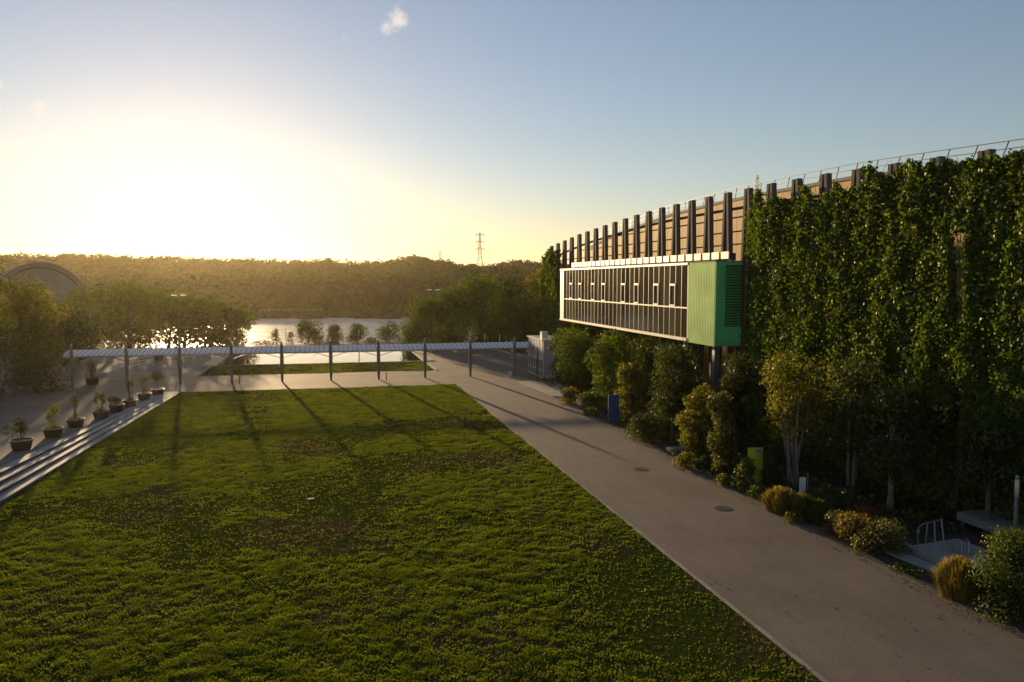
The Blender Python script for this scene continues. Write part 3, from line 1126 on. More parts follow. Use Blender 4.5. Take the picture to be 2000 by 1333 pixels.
# ------------------------------------------------------------------ climbing plants on the frames
def ivy(name, label, y0, y1, top, dens, seed, xface, bottom=None, leaf=0.076, bulge=1.0, loc=(0, 0, 0), hole=None):
    rng = np.random.default_rng(seed)
    area = (y1 - y0) * 17.0
    n = int(area * dens)
    y = rng.uniform(y0, y1, n)
    z = rng.uniform(0, 18.4, n)
    tp = top(y)
    lump = fbm(y * 0.85, z * 0.3, seed)          # big hanging lumps
    fine = fbm(y * 2.3, z * 2.0, seed + 7, 3)
    d = lump * 0.7 * bulge + fine * 0.5 * bulge
    x = xface - d + 0.5 + np.abs(rng.normal(size=n)) * 0.2 - 0.35 * (rng.random(n) < 0.12) * rng.random(n) + 0.95 * sstep(48.6, 51.4, y) * (y0 < 40)
    hole_n = fbm(y * 0.8 + 40, z * 0.45, seed + 3)
    keep = (z < tp + (fine - 0.45) * 1.2) & (fine > 0.2)
    if bottom is not None:
        keep &= rng.random(n) < bottom(y, z, hole_n)
    if hole is not None:
        keep &= ~hole(y, z, fine)
    x, y, z, fine, lump = x[keep], y[keep], z[keep], fine[keep], lump[keep]
    k = len(x)
    e = 0.15
    gyv = (fbm((y + e) * 2.3, z * 2.0, seed + 7, 3) - fbm((y - e) * 2.3, z * 2.0, seed + 7, 3)) / (2 * e) * 0.5 + (fbm((y + e) * 0.85, z * 0.3, seed) - fbm((y - e) * 0.85, z * 0.3, seed)) / (2 * e) * 1.1
    gzv = (fbm(y * 2.3, (z + e) * 2.0, seed + 7, 3) - fbm(y * 2.3, (z - e) * 2.0, seed + 7, 3)) / (2 * e) * 0.6
    nrm = np.stack([-np.ones(k), -gyv * bulge, -gzv * bulge + 0.25], 1)
    nrm = unit(unit(nrm) + rng.normal(size=(k, 3)) * 0.75)
    v = leaf_quads(rng, np.stack([x, y, z], 1) - np.array(loc), nrm, leaf * (0.6 + 0.9 * rng.random(k)), 0.7)
    # a few loose shoots above the top
    root = empty(name, loc, label, 'climbing plant')
    link('foliage', fast_mesh('foliage', v, 4), 'leaf_ivy', root)
    m = MB()
    rs = random.Random(seed)
    for i in range(int((y1 - y0) / 1.1)):
        yy = y0 + (i + rs.random()) * 1.1
        zz = float(top(np.array([yy]))[0])
        pts = [(29.3 + rs.uniform(-.2, .3) - loc[0], yy + rs.uniform(-.3, .3) - loc[1], z) for z in np.linspace(0, zz * 0.9, 7)]
        m.tube(pts, [0.05, 0.045, 0.04, 0.035, 0.03, 0.02, 0.01], 5)
    for i in range(int((y1 - y0) * 0.9)):
        yy = rs.uniform(y0, y1)
        zz = float(top(np.array([yy]))[0])
        b = Vector((29.2 - loc[0], yy - loc[1], zz - 0.4))
        m.tube([b, b + Vector((rs.uniform(-.3, .1), rs.uniform(-.3, .3), 0.6)), b + Vector((rs.uniform(-.6, .2), rs.uniform(-.7, .7), rs.uniform(.7, 1.3)))], [0.02, 0.014, 0.006], 4)
    m.build('stems', 'bark', root)
    return root


FT = np.array([frame_top(y) for y in np.arange(20, 107, 0.5)])


def big_top(y):
    base = np.interp(y, np.arange(20, 107, 0.5), FT) - 0.8 - 1.0 * sstep(34, 42, y)
    lumps = 0.9 * np.exp(-(((y - 104.7) / 3.055 + 40) % 1 - 0.5) ** 2 / 0.03 * 0 - (np.minimum(((104.7 - y) / 3.055) % 1, 1 - ((104.7 - y) / 3.055) % 1) / 0.16) ** 2)
    return base + lumps * (0.25 + 0.9 * vnoise(np.floor((104.7 - y) / 3.055 + 0.5), 0 * y, 5)) + 0.35 * fbm(y * 0.7, 0 * y, 9) - sstep(50.6, 52.4, y) * 1.4


def big_bottom(y, z, h):
    return np.clip((z - 1.6) / 2.4 + (h - 0.5) * 2.2, 0.25, 1.0)


def pole_hole(y, z, f):
    return (np.abs(y - 31.2 + 0.03 * (17 - z)) < 0.22 + 0.2 * f) & ((z < 6.3) | ((z > 9.2) & (z < 13.2) & (f > 0.33)) | (z > 16.4))


ivy('facade_climber', 'wall of dark green climbing plants hanging over the near frames of the hall', 22.5, 51.7, big_top, 740, 3, HX - 1.45, big_bottom, loc=(29, 38, 0), hole=pole_hole)


def far_top(y):
    return 6.0 + 8.2 * sstep(97.5, 99.2, y) + 1.6 * fbm(y * 0.8, 0 * y, 4) - 1.2 * sstep(103, 106, y)


ivy('facade_climber', 'green climbers covering the farthest frames beyond the gallery end', 86.0, 106.0, far_top, 110, 12, HX - 0.4, None, leaf=0.16, bulge=1.6, loc=(29, 96, 0))


def mid_top(y):
    return 5.7 + 0.7 * fbm(y * 0.9, 0 * y, 6)


ivy('facade_climber', 'green climbers on the frames underneath the glazed gallery', 60.0, 86.0, mid_top, 110, 15, HX - 0.3, lambda y, z, h: np.clip(h * 3 - 0.6, 0.1, 1), leaf=0.14, bulge=1.0, loc=(29, 72, 0))

# ------------------------------------------------------------------ covered walkway
wk = empty('covered_walkway', (0, 90.3, 0), 'long low walkway canopy with opal glass roof on tapered timber posts', 'walkway')
posts_x = [-25.9 + 5.22 * i for i in range(10)]
post_me = MB().lathe([(0.10, 0), (0.14, 0.5), (0.19, 1.5), (0.205, 2.4), (0.185, 3.2), (0.14, 4.0), (0.09, 4.42), (0.03, 4.46)], 12).mesh('post', True)
post_me.materials.append(M['timber_pole'])
cap_me = MB().lathe([(0.1, 4.36), (0.115, 4.37), (0.10, 4.45), (0.03, 4.5)], 10).mesh('post_cap', True)
cap_me.materials.append(M['steel'])
strut_me = MB()
for s in (-1, 1):
    strut_me.tube([(s * 0.15, 0.1, 2.62), (s * 1.35, 0.3, 3.0), (s * 1.9, 0.5, 3.1)], 0.035, 6)
strut_me = strut_me.mesh('bracket')
strut_me.materials.append(M['dark_steel'])
arm_me = MB()
arm_me.bar((0, 0.05, 2.9), (0, 3.0, 3.5), 0.08, 0.14)
arm_me.bar((0, 0.0, 2.3), (0, 1.3, 3.05), 0.06, 0.06)
arm_me = arm_me.mesh('roof_arm')
arm_me.materials.append(M['steel'])
for x in posts_x:
    p = link('post', post_me, None, wk, (x, -0.3, 0))
    link('post_cap', cap_me, None, p)
    link('bracket', strut_me, None, wk, (x, -0.3, 0))
    link('roof_arm', arm_me, None, wk, (x, -0.1, 0))
X0, X1 = -27.1, 24.0
m = MB().box(X0, X1, -0.06, 0.06, 3.06, 3.2)
m.build('front_gutter', 'steel', wk)
MB().box(X0, X1, 3.0, 3.1, 3.5, 3.6).build('rear_beam', 'steel', wk)
MB().box(X0, X1, 1.45, 1.53, 3.24, 3.36).build('purlin', 'steel', wk)
npan = 98
pw = (X1 - X0) / npan
slope = math.atan2(0.42, 3.0)
pan_me = MB().box(-pw / 2 + 0.03, pw / 2 - 0.03, 0, 1.49, -0.012, 0.012).mesh('roof_panel')
pan_me.materials.append(M['roof_glass'])
bar_me = MB().box(-0.025, 0.025, 0, 3.06, -0.03, 0.03).mesh('glazing_bar')
bar_me.materials.append(M['dark_steel'])
for i in range(npan):
    x = X0 + (i + 0.5) * pw
    for j in (0, 1):
        o = link('roof_panel', pan_me, None, wk, (x, 0.03 + j * 1.52 * math.cos(slope), 3.215 + j * 1.52 * math.sin(slope)))
        o.rotation_euler = (slope, 0, 0)
    if i:
        b = link('glazing_bar', bar_me, None, wk, (X0 + i * pw, 0.0, 3.215))
        b.rotation_euler = (slope, 0, 0)
# slim end post beside the kiosk
sp = MB().tube([(0, 0, 0.1), (0, 0, 3.75)], 0.07, 10)
sp.box(-0.14, 0.14, -0.14, 0.14, 0.0, 0.1)
tag(sp.build('slim_post', 'dark_steel', None, (22.1, 83.3, 0.1)), 'slim dark steel post standing on the concrete apron by the kiosk', 'post')

# ------------------------------------------------------------------ entrance kiosk
ki = empty('entrance_kiosk', (24.6, 89.5, 0), 'small grey kiosk with white grid windows at the walkway end', 'kiosk')
MB().box(-1.1, 1.6, -3.4, 3.55, 0.0, 4.3).build('wall', 'render_wall', ki)
m = MB()
m.box(-1.25, 1.75, -3.5, 3.7, 4.3, 4.42)
m.build('roof', 'white_frame', ki)
MB().box(-0.6, 0.1, -0.9, -0.1, 4.42, 5.15).build('chimney', 'white_frame', ki)
seam = MB().box(-0.02, 0.02, -0.02, 0.02, 2.15, 4.28).mesh('panel_seam')
seam.materials.append(M['dark_steel'])
for i in range(6):
    link('panel_seam', seam, None, ki, (-1.105, -2.9 + i * 1.2, 0))
wp = MB().box(-0.03, 0.03, -0.36, 0.36, 0, 1).mesh('pane')
wp.materials.append(M['pane'])
wv = MB().box(-0.05, 0.05, -0.04, 0.04, 0.05, 2.1).mesh('window_bar')
wv.materials.append(M['white_frame'])
for i in range(8):
    for z, h in ((0.12, 0.72), (0.95, 1.1)):
        p = link('pane', wp, None, ki, (-1.11, -2.95 + i * 0.82, z))
        p.scale = (1, 1, h)
for i in range(9):
    link('window_bar', wv, None, ki, (-1.13, -3.36 + i * 0.82, 0))
for z in (0.05, 0.86, 2.08):
    MB().box(-0.045, 0.045, -3.38, 3.5, z, z + 0.09).build('window_rail', 'white_frame', ki, (-1.14, 0, 0))

# ------------------------------------------------------------------ tubs along the terrace edge
def terrace_z(y):
    return max(0.0, (84.2 - y) * 0.0170) if y < 84.2 else 0.0


def tub(x, y, r, label, kind, ph, pwid, mat, seed, n=260):
    z = terrace_z(y)
    t = empty('planter_tub', (x, y, z), label, 'planter', 'planted tubs along the terrace edge')
    h = r * 1.05
    MB().lathe([(r * 0.72, 0.0), (r * 0.78, 0.05), (r * 0.95, h * 0.85), (r * 1.0, h * 0.86), (r * 1.0, h * 0.9), (r * 0.9, h * 0.9), (r * 0.88, h * 0.82)], 20).build('tub', 'pot', t, smooth=False)
    MB().lathe([(r * 0.99, h * 0.88), (r * 1.05, h * 0.89), (r * 1.05, h * 0.97), (r * 0.92, h * 0.97), (r * 0.9, h * 0.88)], 20, cap=False).build('rim', 'pot_rim', t)
    MB().lathe([(0.01, h * 0.84), (r * 0.89, h * 0.83)], 16).build('soil', 'soil', t)
    rng = np.random.default_rng(seed)
    m = MB()
    ends = []
    ns = 1 if kind == 'ball' else 5
    for i in range(ns):
        a = rng.random() * 6.28
        q = pwid * (0.02 if ns == 1 else 0.3) * rng.random()
        e = Vector((q * 1.4 * math.cos(a), q * 1.4 * math.sin(a), h + ph * (0.62 if ns == 1 else 0.45 + 0.5 * rng.random())))
        m.tube([(q * 0.2 * math.cos(a), q * 0.2 * math.sin(a), h * 0.8), (q * 0.8 * math.cos(a), q * 0.8 * math.sin(a), h + ph * 0.3), e], [0.03, 0.022, 0.01], 5)
        ends.append(e)
    m.build('stem', 'bark', t)
    if kind == 'ball':
        cl = [(0, 0, h + ph * 0.7, pwid * 0.5, pwid * 0.5, ph * 0.3)]
    elif kind == 'bush':
        cl = [(rng.normal() * pwid * 0.2, rng.normal() * pwid * 0.2, h + ph * (0.2 + 0.6 * rng.random()), pwid * 0.3, pwid * 0.3, ph * 0.28) for _ in range(7)]
    else:
        cl = [(e.x, e.y, e.z - ph * 0.1, pwid * 0.17, pwid * 0.17, ph * 0.22) for e in ends] + [(0, 0, h + 0.12, r * 0.7, r * 0.7, 0.2)]
    k = [n // len(cl)] * len(cl)
    link('foliage', fast_mesh('foliage', cloud(rng, cl, k, 0.075, inner=0.2), 4), mat, t)


tub(-18.75, 54.6, 0.66, 'nearest tub, its shrub one leaning ball above a low mound', 'bush', 1.2, 1.1, 'leaf_dark', 1, 420)
tub(-18.30, 59.0, 0.64, 'tub with upright yellow green shrub, second from the viewer', 'upright', 1.7, 1.1, 'leaf_yellow', 2, 330)
tub(-18.10, 63.2, 0.62, 'tub with sparse grey green stems, third from the viewer', 'upright', 1.9, 0.9, 'leaf_olive', 3, 200)
tub(-17.45, 67.3, 0.60, 'tub with small upright shrub, fourth from the viewer', 'upright', 1.3, 0.9, 'leaf_olive', 4, 300)
tub(-17.15, 70.8, 0.62, 'tub with wide low mound of foliage, fifth from the viewer', 'bush', 0.9, 1.3, 'leaf_olive', 5, 420)
tub(-16.80, 73.8, 0.58, 'tub with tall narrow shrub, sixth from the viewer', 'upright', 1.8, 0.6, 'leaf_olive', 6, 300)
tub(-16.60, 78.4, 0.60, 'tub with thin golden sapling, seventh from the viewer', 'upright', 1.7, 1.0, 'leaf_gold', 7, 240)
tub(-16.10, 81.8, 0.60, 'farthest tub of the row, with a rounded little standard tree', 'ball', 1.7, 1.15, 'leaf_mid', 8, 420)
tub(-24.6, 92.2, 0.7, 'dark tub with tall bush under the left end of the walkway', 'bush', 2.0, 1.6, 'leaf_mid', 9, 500)
tub(-23.2, 119.0, 0.65, 'small tub far away on the plaza beyond the walkway', 'bush', 0.9, 1.3, 'leaf_olive', 10, 300)

# ------------------------------------------------------------------ planting along the hall
P = plant
P('shrub_tree', (24.9, 77.2, 0), 6.2, 4.6, 'tall leafy shrub tree under the far part of the glazed gallery', 'tree', 'leaf_mid', 0.08, 0.13, 3600, 'round', 31)
P('shrub_tree', (25.8, 70.0, 0), 6.4, 4.2, 'upright leafy shrub tree under the gallery, behind the blue sign', 'tree', 'leaf_mid', 0.08, 0.13, 3400, 'column', 32)
P('shrub_tree', (23.4, 64.2, 0), 6.2, 3.8, 'broad shrub tree just beyond the blue sign, under the gallery edge', 'tree', 'leaf_mid', 0.06, 0.12, 3600, 'round', 33)
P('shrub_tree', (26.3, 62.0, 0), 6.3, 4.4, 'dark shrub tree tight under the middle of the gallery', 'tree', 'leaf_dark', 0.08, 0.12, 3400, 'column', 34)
P('shrub_tree', (25.6, 83.0, 0), 5.8, 4.4, 'leafy shrub tree between the kiosk and the gallery end', 'tree', 'leaf_mid', 0.05, 0.14, 3600, 'round', 30)
P('shrub_tree', (26.4, 58.0, 0), 6.0, 3.8, 'dark shrub tree between the bright green shrub and the hall', 'tree', 'leaf_mid', 0.05, 0.12, 3600, 'round', 29)
P('shrub', (23.0, 57.9, 0), 4.5, 3.0, 'bright green spreading shrub partly hiding the blue sign', 'shrub', 'leaf_yellow', 0.12, 0.115, 3600, 'round', 35)
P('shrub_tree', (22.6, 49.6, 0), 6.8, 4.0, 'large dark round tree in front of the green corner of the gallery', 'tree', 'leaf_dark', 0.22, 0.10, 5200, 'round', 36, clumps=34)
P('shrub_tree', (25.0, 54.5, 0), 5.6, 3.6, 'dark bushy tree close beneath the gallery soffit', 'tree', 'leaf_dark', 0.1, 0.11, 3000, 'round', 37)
P('shrub', (21.7, 43.9, 0), 4.7, 2.5, 'bright yellow green tree with a narrow foot beside the stone bench', 'tree', 'leaf_yellow', 0.10, 0.09, 4600, 'vase', 38)
P('shrub', (21.3, 40.1, 0), 5.0, 1.9, 'tall olive feathery column shrub just left of the lime sign', 'shrub', 'leaf_olive', 0.03, 0.075, 5200, 'column', 39)
P('shrub_tree', (26.0, 47.0, 0), 6.4, 2.9, 'dark glossy tree standing behind the yellow green one', 'tree', 'leaf_dark', 0.15, 0.10, 3800, 'column', 40)
P('shrub', (21.3, 37.5, 0), 1.7, 1.3, 'low leafy shrub at the foot of the lime sign', 'shrub', 'leaf_mid', 0.0, 0.07, 1500, 'bush', 41)
P('shrub', (22.95, 37.6, 0), 2.5, 1.15, 'dark clipped shrub covering the right edge of the lime sign', 'shrub', 'leaf_dark', 0.0, 0.07, 2400, 'column', 42)
P('multi_stem_tree', (24.0, 37.3, 0), 7.2, 3.5, 'multi stemmed small tree with yellow green crown and bare grey stems', 'tree', 'leaf_yellow', 0.40, 0.085, 5200, 'vase', 43, stems=7, bark='bark_grey', clumps=28)
P('shrub_tree', (26.6, 36.0, 0), 7.0, 3.4, 'dark tree against the climbers right of the multi stemmed tree', 'tree', 'leaf_dark', 0.3, 0.09, 4200, 'round', 44, stems=3, bark='bark_grey')
P('shrub_tree', (26.0, 32.3, 0), 6.2, 3.2, 'dark thin trunked tree behind the clipped golden shrubs', 'tree', 'leaf_dark', 0.35, 0.085, 4200, 'round', 45, bark='bark_grey')
P('shrub_tree', (27.6, 28.2, 0), 5.2, 3.0, 'dark tree at the frame edge behind the timber deck', 'tree', 'leaf_dark', 0.35, 0.085, 3200, 'round', 46)
P('shrub', (21.0, 50.6, 0), 1.9, 2.3, 'low round dark bush right of the blue sign', 'shrub', 'leaf_dark', 0.0, 0.075, 2300, 'bush', 47)
P('shrub', (21.0, 68.0, 0), 1.45, 1.9, 'golden topped round shrub nearest the concrete apron', 'shrub', 'leaf_gold', 0.0, 0.09, 1300, 'bush', 48)
P('shrub', (22.0, 64.6, 0), 1.5, 2.4, 'grey green mounded shrub left of the blue sign', 'shrub', 'leaf_mid', 0.0, 0.09, 1500, 'bush', 49)
P('shrub', (20.9, 61.6, 0), 0.6, 1.5, 'flat ground hugging plant spilling on the path before the blue sign', 'shrub', 'leaf_yellow', 0.0, 0.08, 700, 'bush', 50)
P('shrub', (20.6, 43.0, 0), 0.85, 1.5, 'low yellow green plant spilling onto the path under the bench', 'shrub', 'leaf_yellow', 0.0, 0.07, 900, 'bush', 51)
P('shrub', (21.0, 41.6, 0), 0.9, 1.1, 'small dark shrub between bench and olive column', 'shrub', 'leaf_dark', 0.0, 0.065, 900, 'bush', 52)
P('shrub', (20.75, 38.9, 0), 0.55, 1.0, 'little leafy tuft on the path edge under the olive column shrub', 'shrub', 'leaf_yellow', 0.0, 0.06, 500, 'bush', 53)
tussock('ornamental_grass', (21.0, 33.6, 0), 1.1, 1.7, 'golden domed grass nearest the lime sign', 'grass clump', 'leaf_gold', 1300, 61, 'clipped grasses along the path')
tussock('ornamental_grass', (21.3, 32.4, 0), 1.1, 1.3, 'buff domed grass, second from the lime sign', 'grass clump', 'leaf_olive', 1100, 62, 'clipped grasses along the path')
tussock('ornamental_grass', (21.7, 31.6, 0), 1.0, 1.3, 'greenish domed grass, third from the lime sign', 'grass clump', 'leaf_olive', 1000, 63, 'clipped grasses along the path')
tussock('ornamental_grass', (22.6, 33.3, 0), 0.95, 1.5, 'dull green grass mound in the shade beside the white marker post', 'grass clump', 'leaf_olive', 1000, 64, 'clipped grasses along the path')
P('shrub', (20.7, 32.0, 0), 0.45, 1.1, 'yellow leaved creeper on the path edge below the grasses', 'shrub', 'leaf_yellow', 0.0, 0.055, 600, 'bush', 54)
P('shrub', (21.5, 30.0, 0), 1.0, 1.3, 'small olive shrub left of the rust coloured one', 'shrub', 'leaf_olive', 0.0, 0.055, 1200, 'bush', 55)
P('shrub', (21.5, 28.9, 0), 1.25, 1.6, 'clipped gold tipped dome with the rust coloured shrub behind', 'shrub', 'leaf_gold', 0.0, 0.05, 2200, 'bush', 56)
P('shrub', (22.9, 30.0, 0), 1.1, 1.2, 'rust red leaved shrub among the clipped domes', 'shrub', 'leaf_rust', 0.0, 0.055, 900, 'bush', 57)
P('shrub', (21.7, 27.2, 0), 1.35, 2.0, 'wide olive green clipped shrub next to the sunken basin', 'shrub', 'leaf_olive', 0.0, 0.05, 2600, 'bush', 58)
P('shrub', (21.0, 27.7, 0), 0.6, 0.9, 'bright green leafy plant at the path edge before the basin', 'shrub', 'leaf_yellow', 0.0, 0.055, 600, 'bush', 59)
tussock('ornamental_grass', (21.35, 22.9, 0), 1.3, 1.5, 'bright golden grass clump beside the big round bush', 'grass clump', 'leaf_gold', 1800, 65)
P('shrub', (22.0, 21.3, 0), 2.75, 2.6, 'big round dense bush at the right edge nearest the viewer', 'shrub', 'leaf_mid', 0.0, 0.042, 15000, 'bush', 60, clumps=34)
P('shrub', (23.0, 19.2, 0), 2.4, 2.4, 'dark bush cut by the right edge of the picture', 'shrub', 'leaf_dark', 0.0, 0.06, 3200, 'bush', 66)
for i, (y, h) in enumerate(((53.0, 0.8), (46.5, 0.5), (36.0, 0.7), (34.8, 0.5), (25.2, 0.25))):
    P('ground_cover_plant', (21.2 + 0.3 * (i % 2), y, 0), h, 1.2, ['small plant at the foot of the blue sign', 'creeping plant beside the stone bench end', 'creeping plant on the path edge under the lime sign',
      'scattered seedlings left of the golden domed grass', 'weeds at the kerb of the sunken basin'][i], 'plant', 'leaf_mid', 0.0, 0.06, 450, 'bush', 80 + i)

rng = np.random.default_rng(77)
n = 42000  # dark leaf carpet, added so the bed beneath the trees reads as deep shade
gy_ = rng.uniform(18, 84, n)
gx_ = 21.9 + 0.4 * fbm(gy_ * 0.6, 0 * gy_, 5) + rng.random(n) ** 0.8 * 13.5
hh_ = 0.06 + 0.55 * fbm(gx_ * 0.7, gy_ * 0.7, 8) * rng.random(n)
basin = (gx_ > 21.3) & (gx_ < 29.2) & (gy_ > 22.8) & (gy_ < 28.6)
kp = ~basin & (fbm(gx_ * 0.9, gy_ * 0.9, 14) > 0.3)
nr_ = unit(rng.normal(size=(n, 3)) * 0.6 + np.array([-0.2, 0, 1.0]))
v = leaf_quads(rng, np.stack([gx_, gy_, hh_], 1)[kp], nr_[kp], (0.07 + 0.09 * rng.random(n))[kp])
tag(link('bed_shade_leaves', fast_mesh('bed_shade_leaves', v, 4), 'leaf_dark'), 'low dark leaves added under the trees along the hall to deepen the shade', 'ground cover', kind='stuff')

# fallen leaves drifted against the bed edge and scattered over path and lawn
n = 2600
ly = rng.uniform(17, 80, n)
lx = np.where(rng.random(n) < 0.9, 21.3 - np.abs(rng.normal(size=n)) * 0.55, rng.uniform(13.3, 21.3, n))
v = leaf_quads(rng, np.stack([lx, ly, np.full(n, 0.022)], 1), unit(rng.normal(size=(n, 3)) * 0.2 + np.array([0, 0, 1.0])), 0.03 + 0.035 * rng.random(n))
tag(link('fallen_leaves', fast_mesh('fallen_leaves', v, 4), 'leaf_gold'), 'dry fallen leaves scattered along the path edge', 'fallen leaves', kind='stuff')

# ------------------------------------------------------------------ signs, bench, markers
sg = empty('lime_sign', (22.3, 38.3, 0), 'lime yellow upright sign panel with a small picture at its top', 'sign', rz=R(-8))
MB().box(-0.42, 0.42, -0.03, 0.03, 0.12, 2.05).build('panel', 'sign_yellow', sg)
MB().box(0.0, 0.3, -0.034, -0.031, 1.72, 1.98).build('printed_picture', 'print_grey', sg)
m = MB()
m.box(-0.36, -0.3, 0.03, 0.09, 0, 1.9)
m.box(0.3, 0.36, 0.03, 0.09, 0, 1.9)
m.build('post', 'dark_steel', sg)
sg = empty('blue_sign', (21.35, 57.6, 0), 'tall blue sign panel standing in the shrubs by the path', 'sign', rz=R(-10))
MB().box(-0.42, 0.42, -0.04, 0.04, 0.1, 2.25).build('panel', 'sign_blue', sg)
m = MB()
m.box(-0.36, -0.3, 0.04, 0.1, 0, 2.1)
m.box(0.3, 0.36, 0.04, 0.1, 0, 2.1)
m.build('post', 'dark_steel', sg)
bn = empty('stone_bench', (21.9, 46.3, 0), 'low pale stone bench at the path edge below the dark round tree', 'bench', rz=R(4))
MB().box(-1.1, 1.2, -0.28, 0.28, 0.3, 0.46).build('seat', 'concrete', bn)
MB().box(-0.8, -0.5, -0.2, 0.2, 0, 0.3).build('support', 'concrete', bn)
MB().box(0.5, 0.8, -0.2, 0.2, 0, 0.3).build('support', 'concrete', bn)
mk = empty('marker_post', (23.1, 35.1, 0), 'short white marker post behind the golden grasses', 'marker post')
MB().box(-0.15, 0.15, -0.05, 0.05, 0, 1.15).build('board', 'white_paint', mk)
MB().tube([(0.28, 0.02, 0), (0.3, 0.02, 1.35)], 0.035, 8).build('stake', 'timber_pole', mk)
for x, y, lb in ((17.7, 43.1, 'round iron manhole cover on the path, the farther of two'), (18.5, 34.6, 'round iron manhole cover on the path, the nearer of two')):
    t = empty('manhole_cover', (x, y, 0.0), lb, 'manhole', 'manhole covers on the path')
    MB().lathe([(0.44, 0.0), (0.44, 0.012), (0.36, 0.012), (0.355, 0.008)], 24).build('ring', 'grate', t)
    m = MB()
    m.lathe([(0.01, 0.0145), (0.33, 0.014), (0.33, 0.0)], 24, cap=False)
    m.build('lid', 'grate', t)
m = MB()
m.bar((-0.16, 0, 0.055), (0.13, 0.03, 0.065), 0.08, 0.02)
m.quad((-0.14, -0.07, 0.05), (0.17, -0.06, 0.06), (0.15, 0.07, 0.08), (-0.13, 0.08, 0.07))
tag(m.build('litter', 'litter', None, (-1.0, 40.7, 0)), 'small white scrap of litter lying on the lawn', 'litter')

# ------------------------------------------------------------------ sunken basin, rails and deck at the right
bs = empty('sunken_basin', (23.5, 25.8, 0), 'sunken concrete basin with low kerb between the clipped shrubs', 'basin')
m = MB()
m.prism([(-1.75, 1.6), (-1.35, -2.6), (-0.75, -2.5), (-1.1, 1.6)], 0.0, 0.12)
m.build('kerb', 'concrete', bs)
m = MB()
m.prism([(-0.95, 1.7), (-0.55, -2.4), (-0.25, -2.3), (-0.65, 1.7)], 0.0, 0.34)
m.build('inner_kerb', 'concrete', bs)
m = MB()
m.prism([(-0.6, 1.8), (-0.2, -2.4), (2.6, -2.0), (2.4, 2.2)], 0.0, 0.09)
m.build('floor', 'concrete', bs)
rl = empty('bent_tube_rail', (23.9, 27.6, 0), 'bent steel tube handrails standing in the sunken basin', 'handrail')
m = MB()
m.tube([(-0.3, 0, 0.05), (-0.35, 0, 0.7), (-0.28, 0, 0.88), (0.0, 0.1, 0.95), (1.3, 0.5, 0.95)], 0.035, 7)
m.build('top_tube', 'steel', rl)
for i, x in enumerate((0.25, 0.7, 1.15)):
    MB().tube([(x, 0.15 + 0.13 * i, 0.95), (x - 0.1, 0.1, 0.1)], 0.03, 6).build('upright', 'steel', rl)
for i, x in enumerate((0.5, 0.85)):
    MB().tube([(x, -1.0, 0.05), (x + 0.05, -1.0, 0.55), (x + 0.2, -1.05, 0.62), (x + 0.3, -1.1, 0.5), (x + 0.2, -1.2, 0.05)], 0.035, 7).build('loop', 'steel', rl)
dk = empty('timber_deck', (28.0, 27.4, 0), 'raised grey timber deck under the splayed legs of the nearest frame', 'deck')
for i in range(11):
    MB().box(-1.0 + i * 0.2, -0.81 + i * 0.2, -2.6, 1.9, 0.74, 0.8).build('plank', 'deck', dk, (0, 0, 0.003 * (i % 2)))
MB().box(-1.0, -0.94, -2.6, 1.9, 0.46, 0.735).build('fascia', 'deck', dk)
for sx in (-0.8, 0.9):
    for sy in (-2.4, 1.7):
        MB().box(sx - 0.06, sx + 0.06, sy - 0.06, sy + 0.06, 0, 0.735).build('deck_post', 'timber', dk)


def lamp_column(x, y, label, h=3.25):
    t = empty('lamp_column', (x, y, 0), label, 'lamp', 'slim lamp columns with opal heads')
    MB().tube([(0, 0, 0), (0, 0, h * 0.72)], 0.075, 10).build('column', 'timber_pole', t, smooth=True)
    MB().tube([(0, 0, h * 0.72), (0, 0, h * 0.95)], 0.085, 10).build('lamp_head', 'lamp_head', t, smooth=True)
    MB().tube([(0, 0, h * 0.95), (0, 0, h)], 0.08, 10).build('cap', 'steel', t, smooth=True)


lamp_column(26.75, 26.0, 'slim lamp column with cream head beside the timber deck')
lamp_column(4.7, 128.9, 'slim lamp column at the far edge of the reflecting pool')
lamp_column(16.3, 131.2, 'slim lamp column right of the pool, in front of the trees')
lamp_column(22.3, 114.2, 'slim lamp column rising above the walkway roof near its right end')
lamp_column(25.4, 118.4, 'slim lamp column behind the walkway roof next to the kiosk', 2.9)

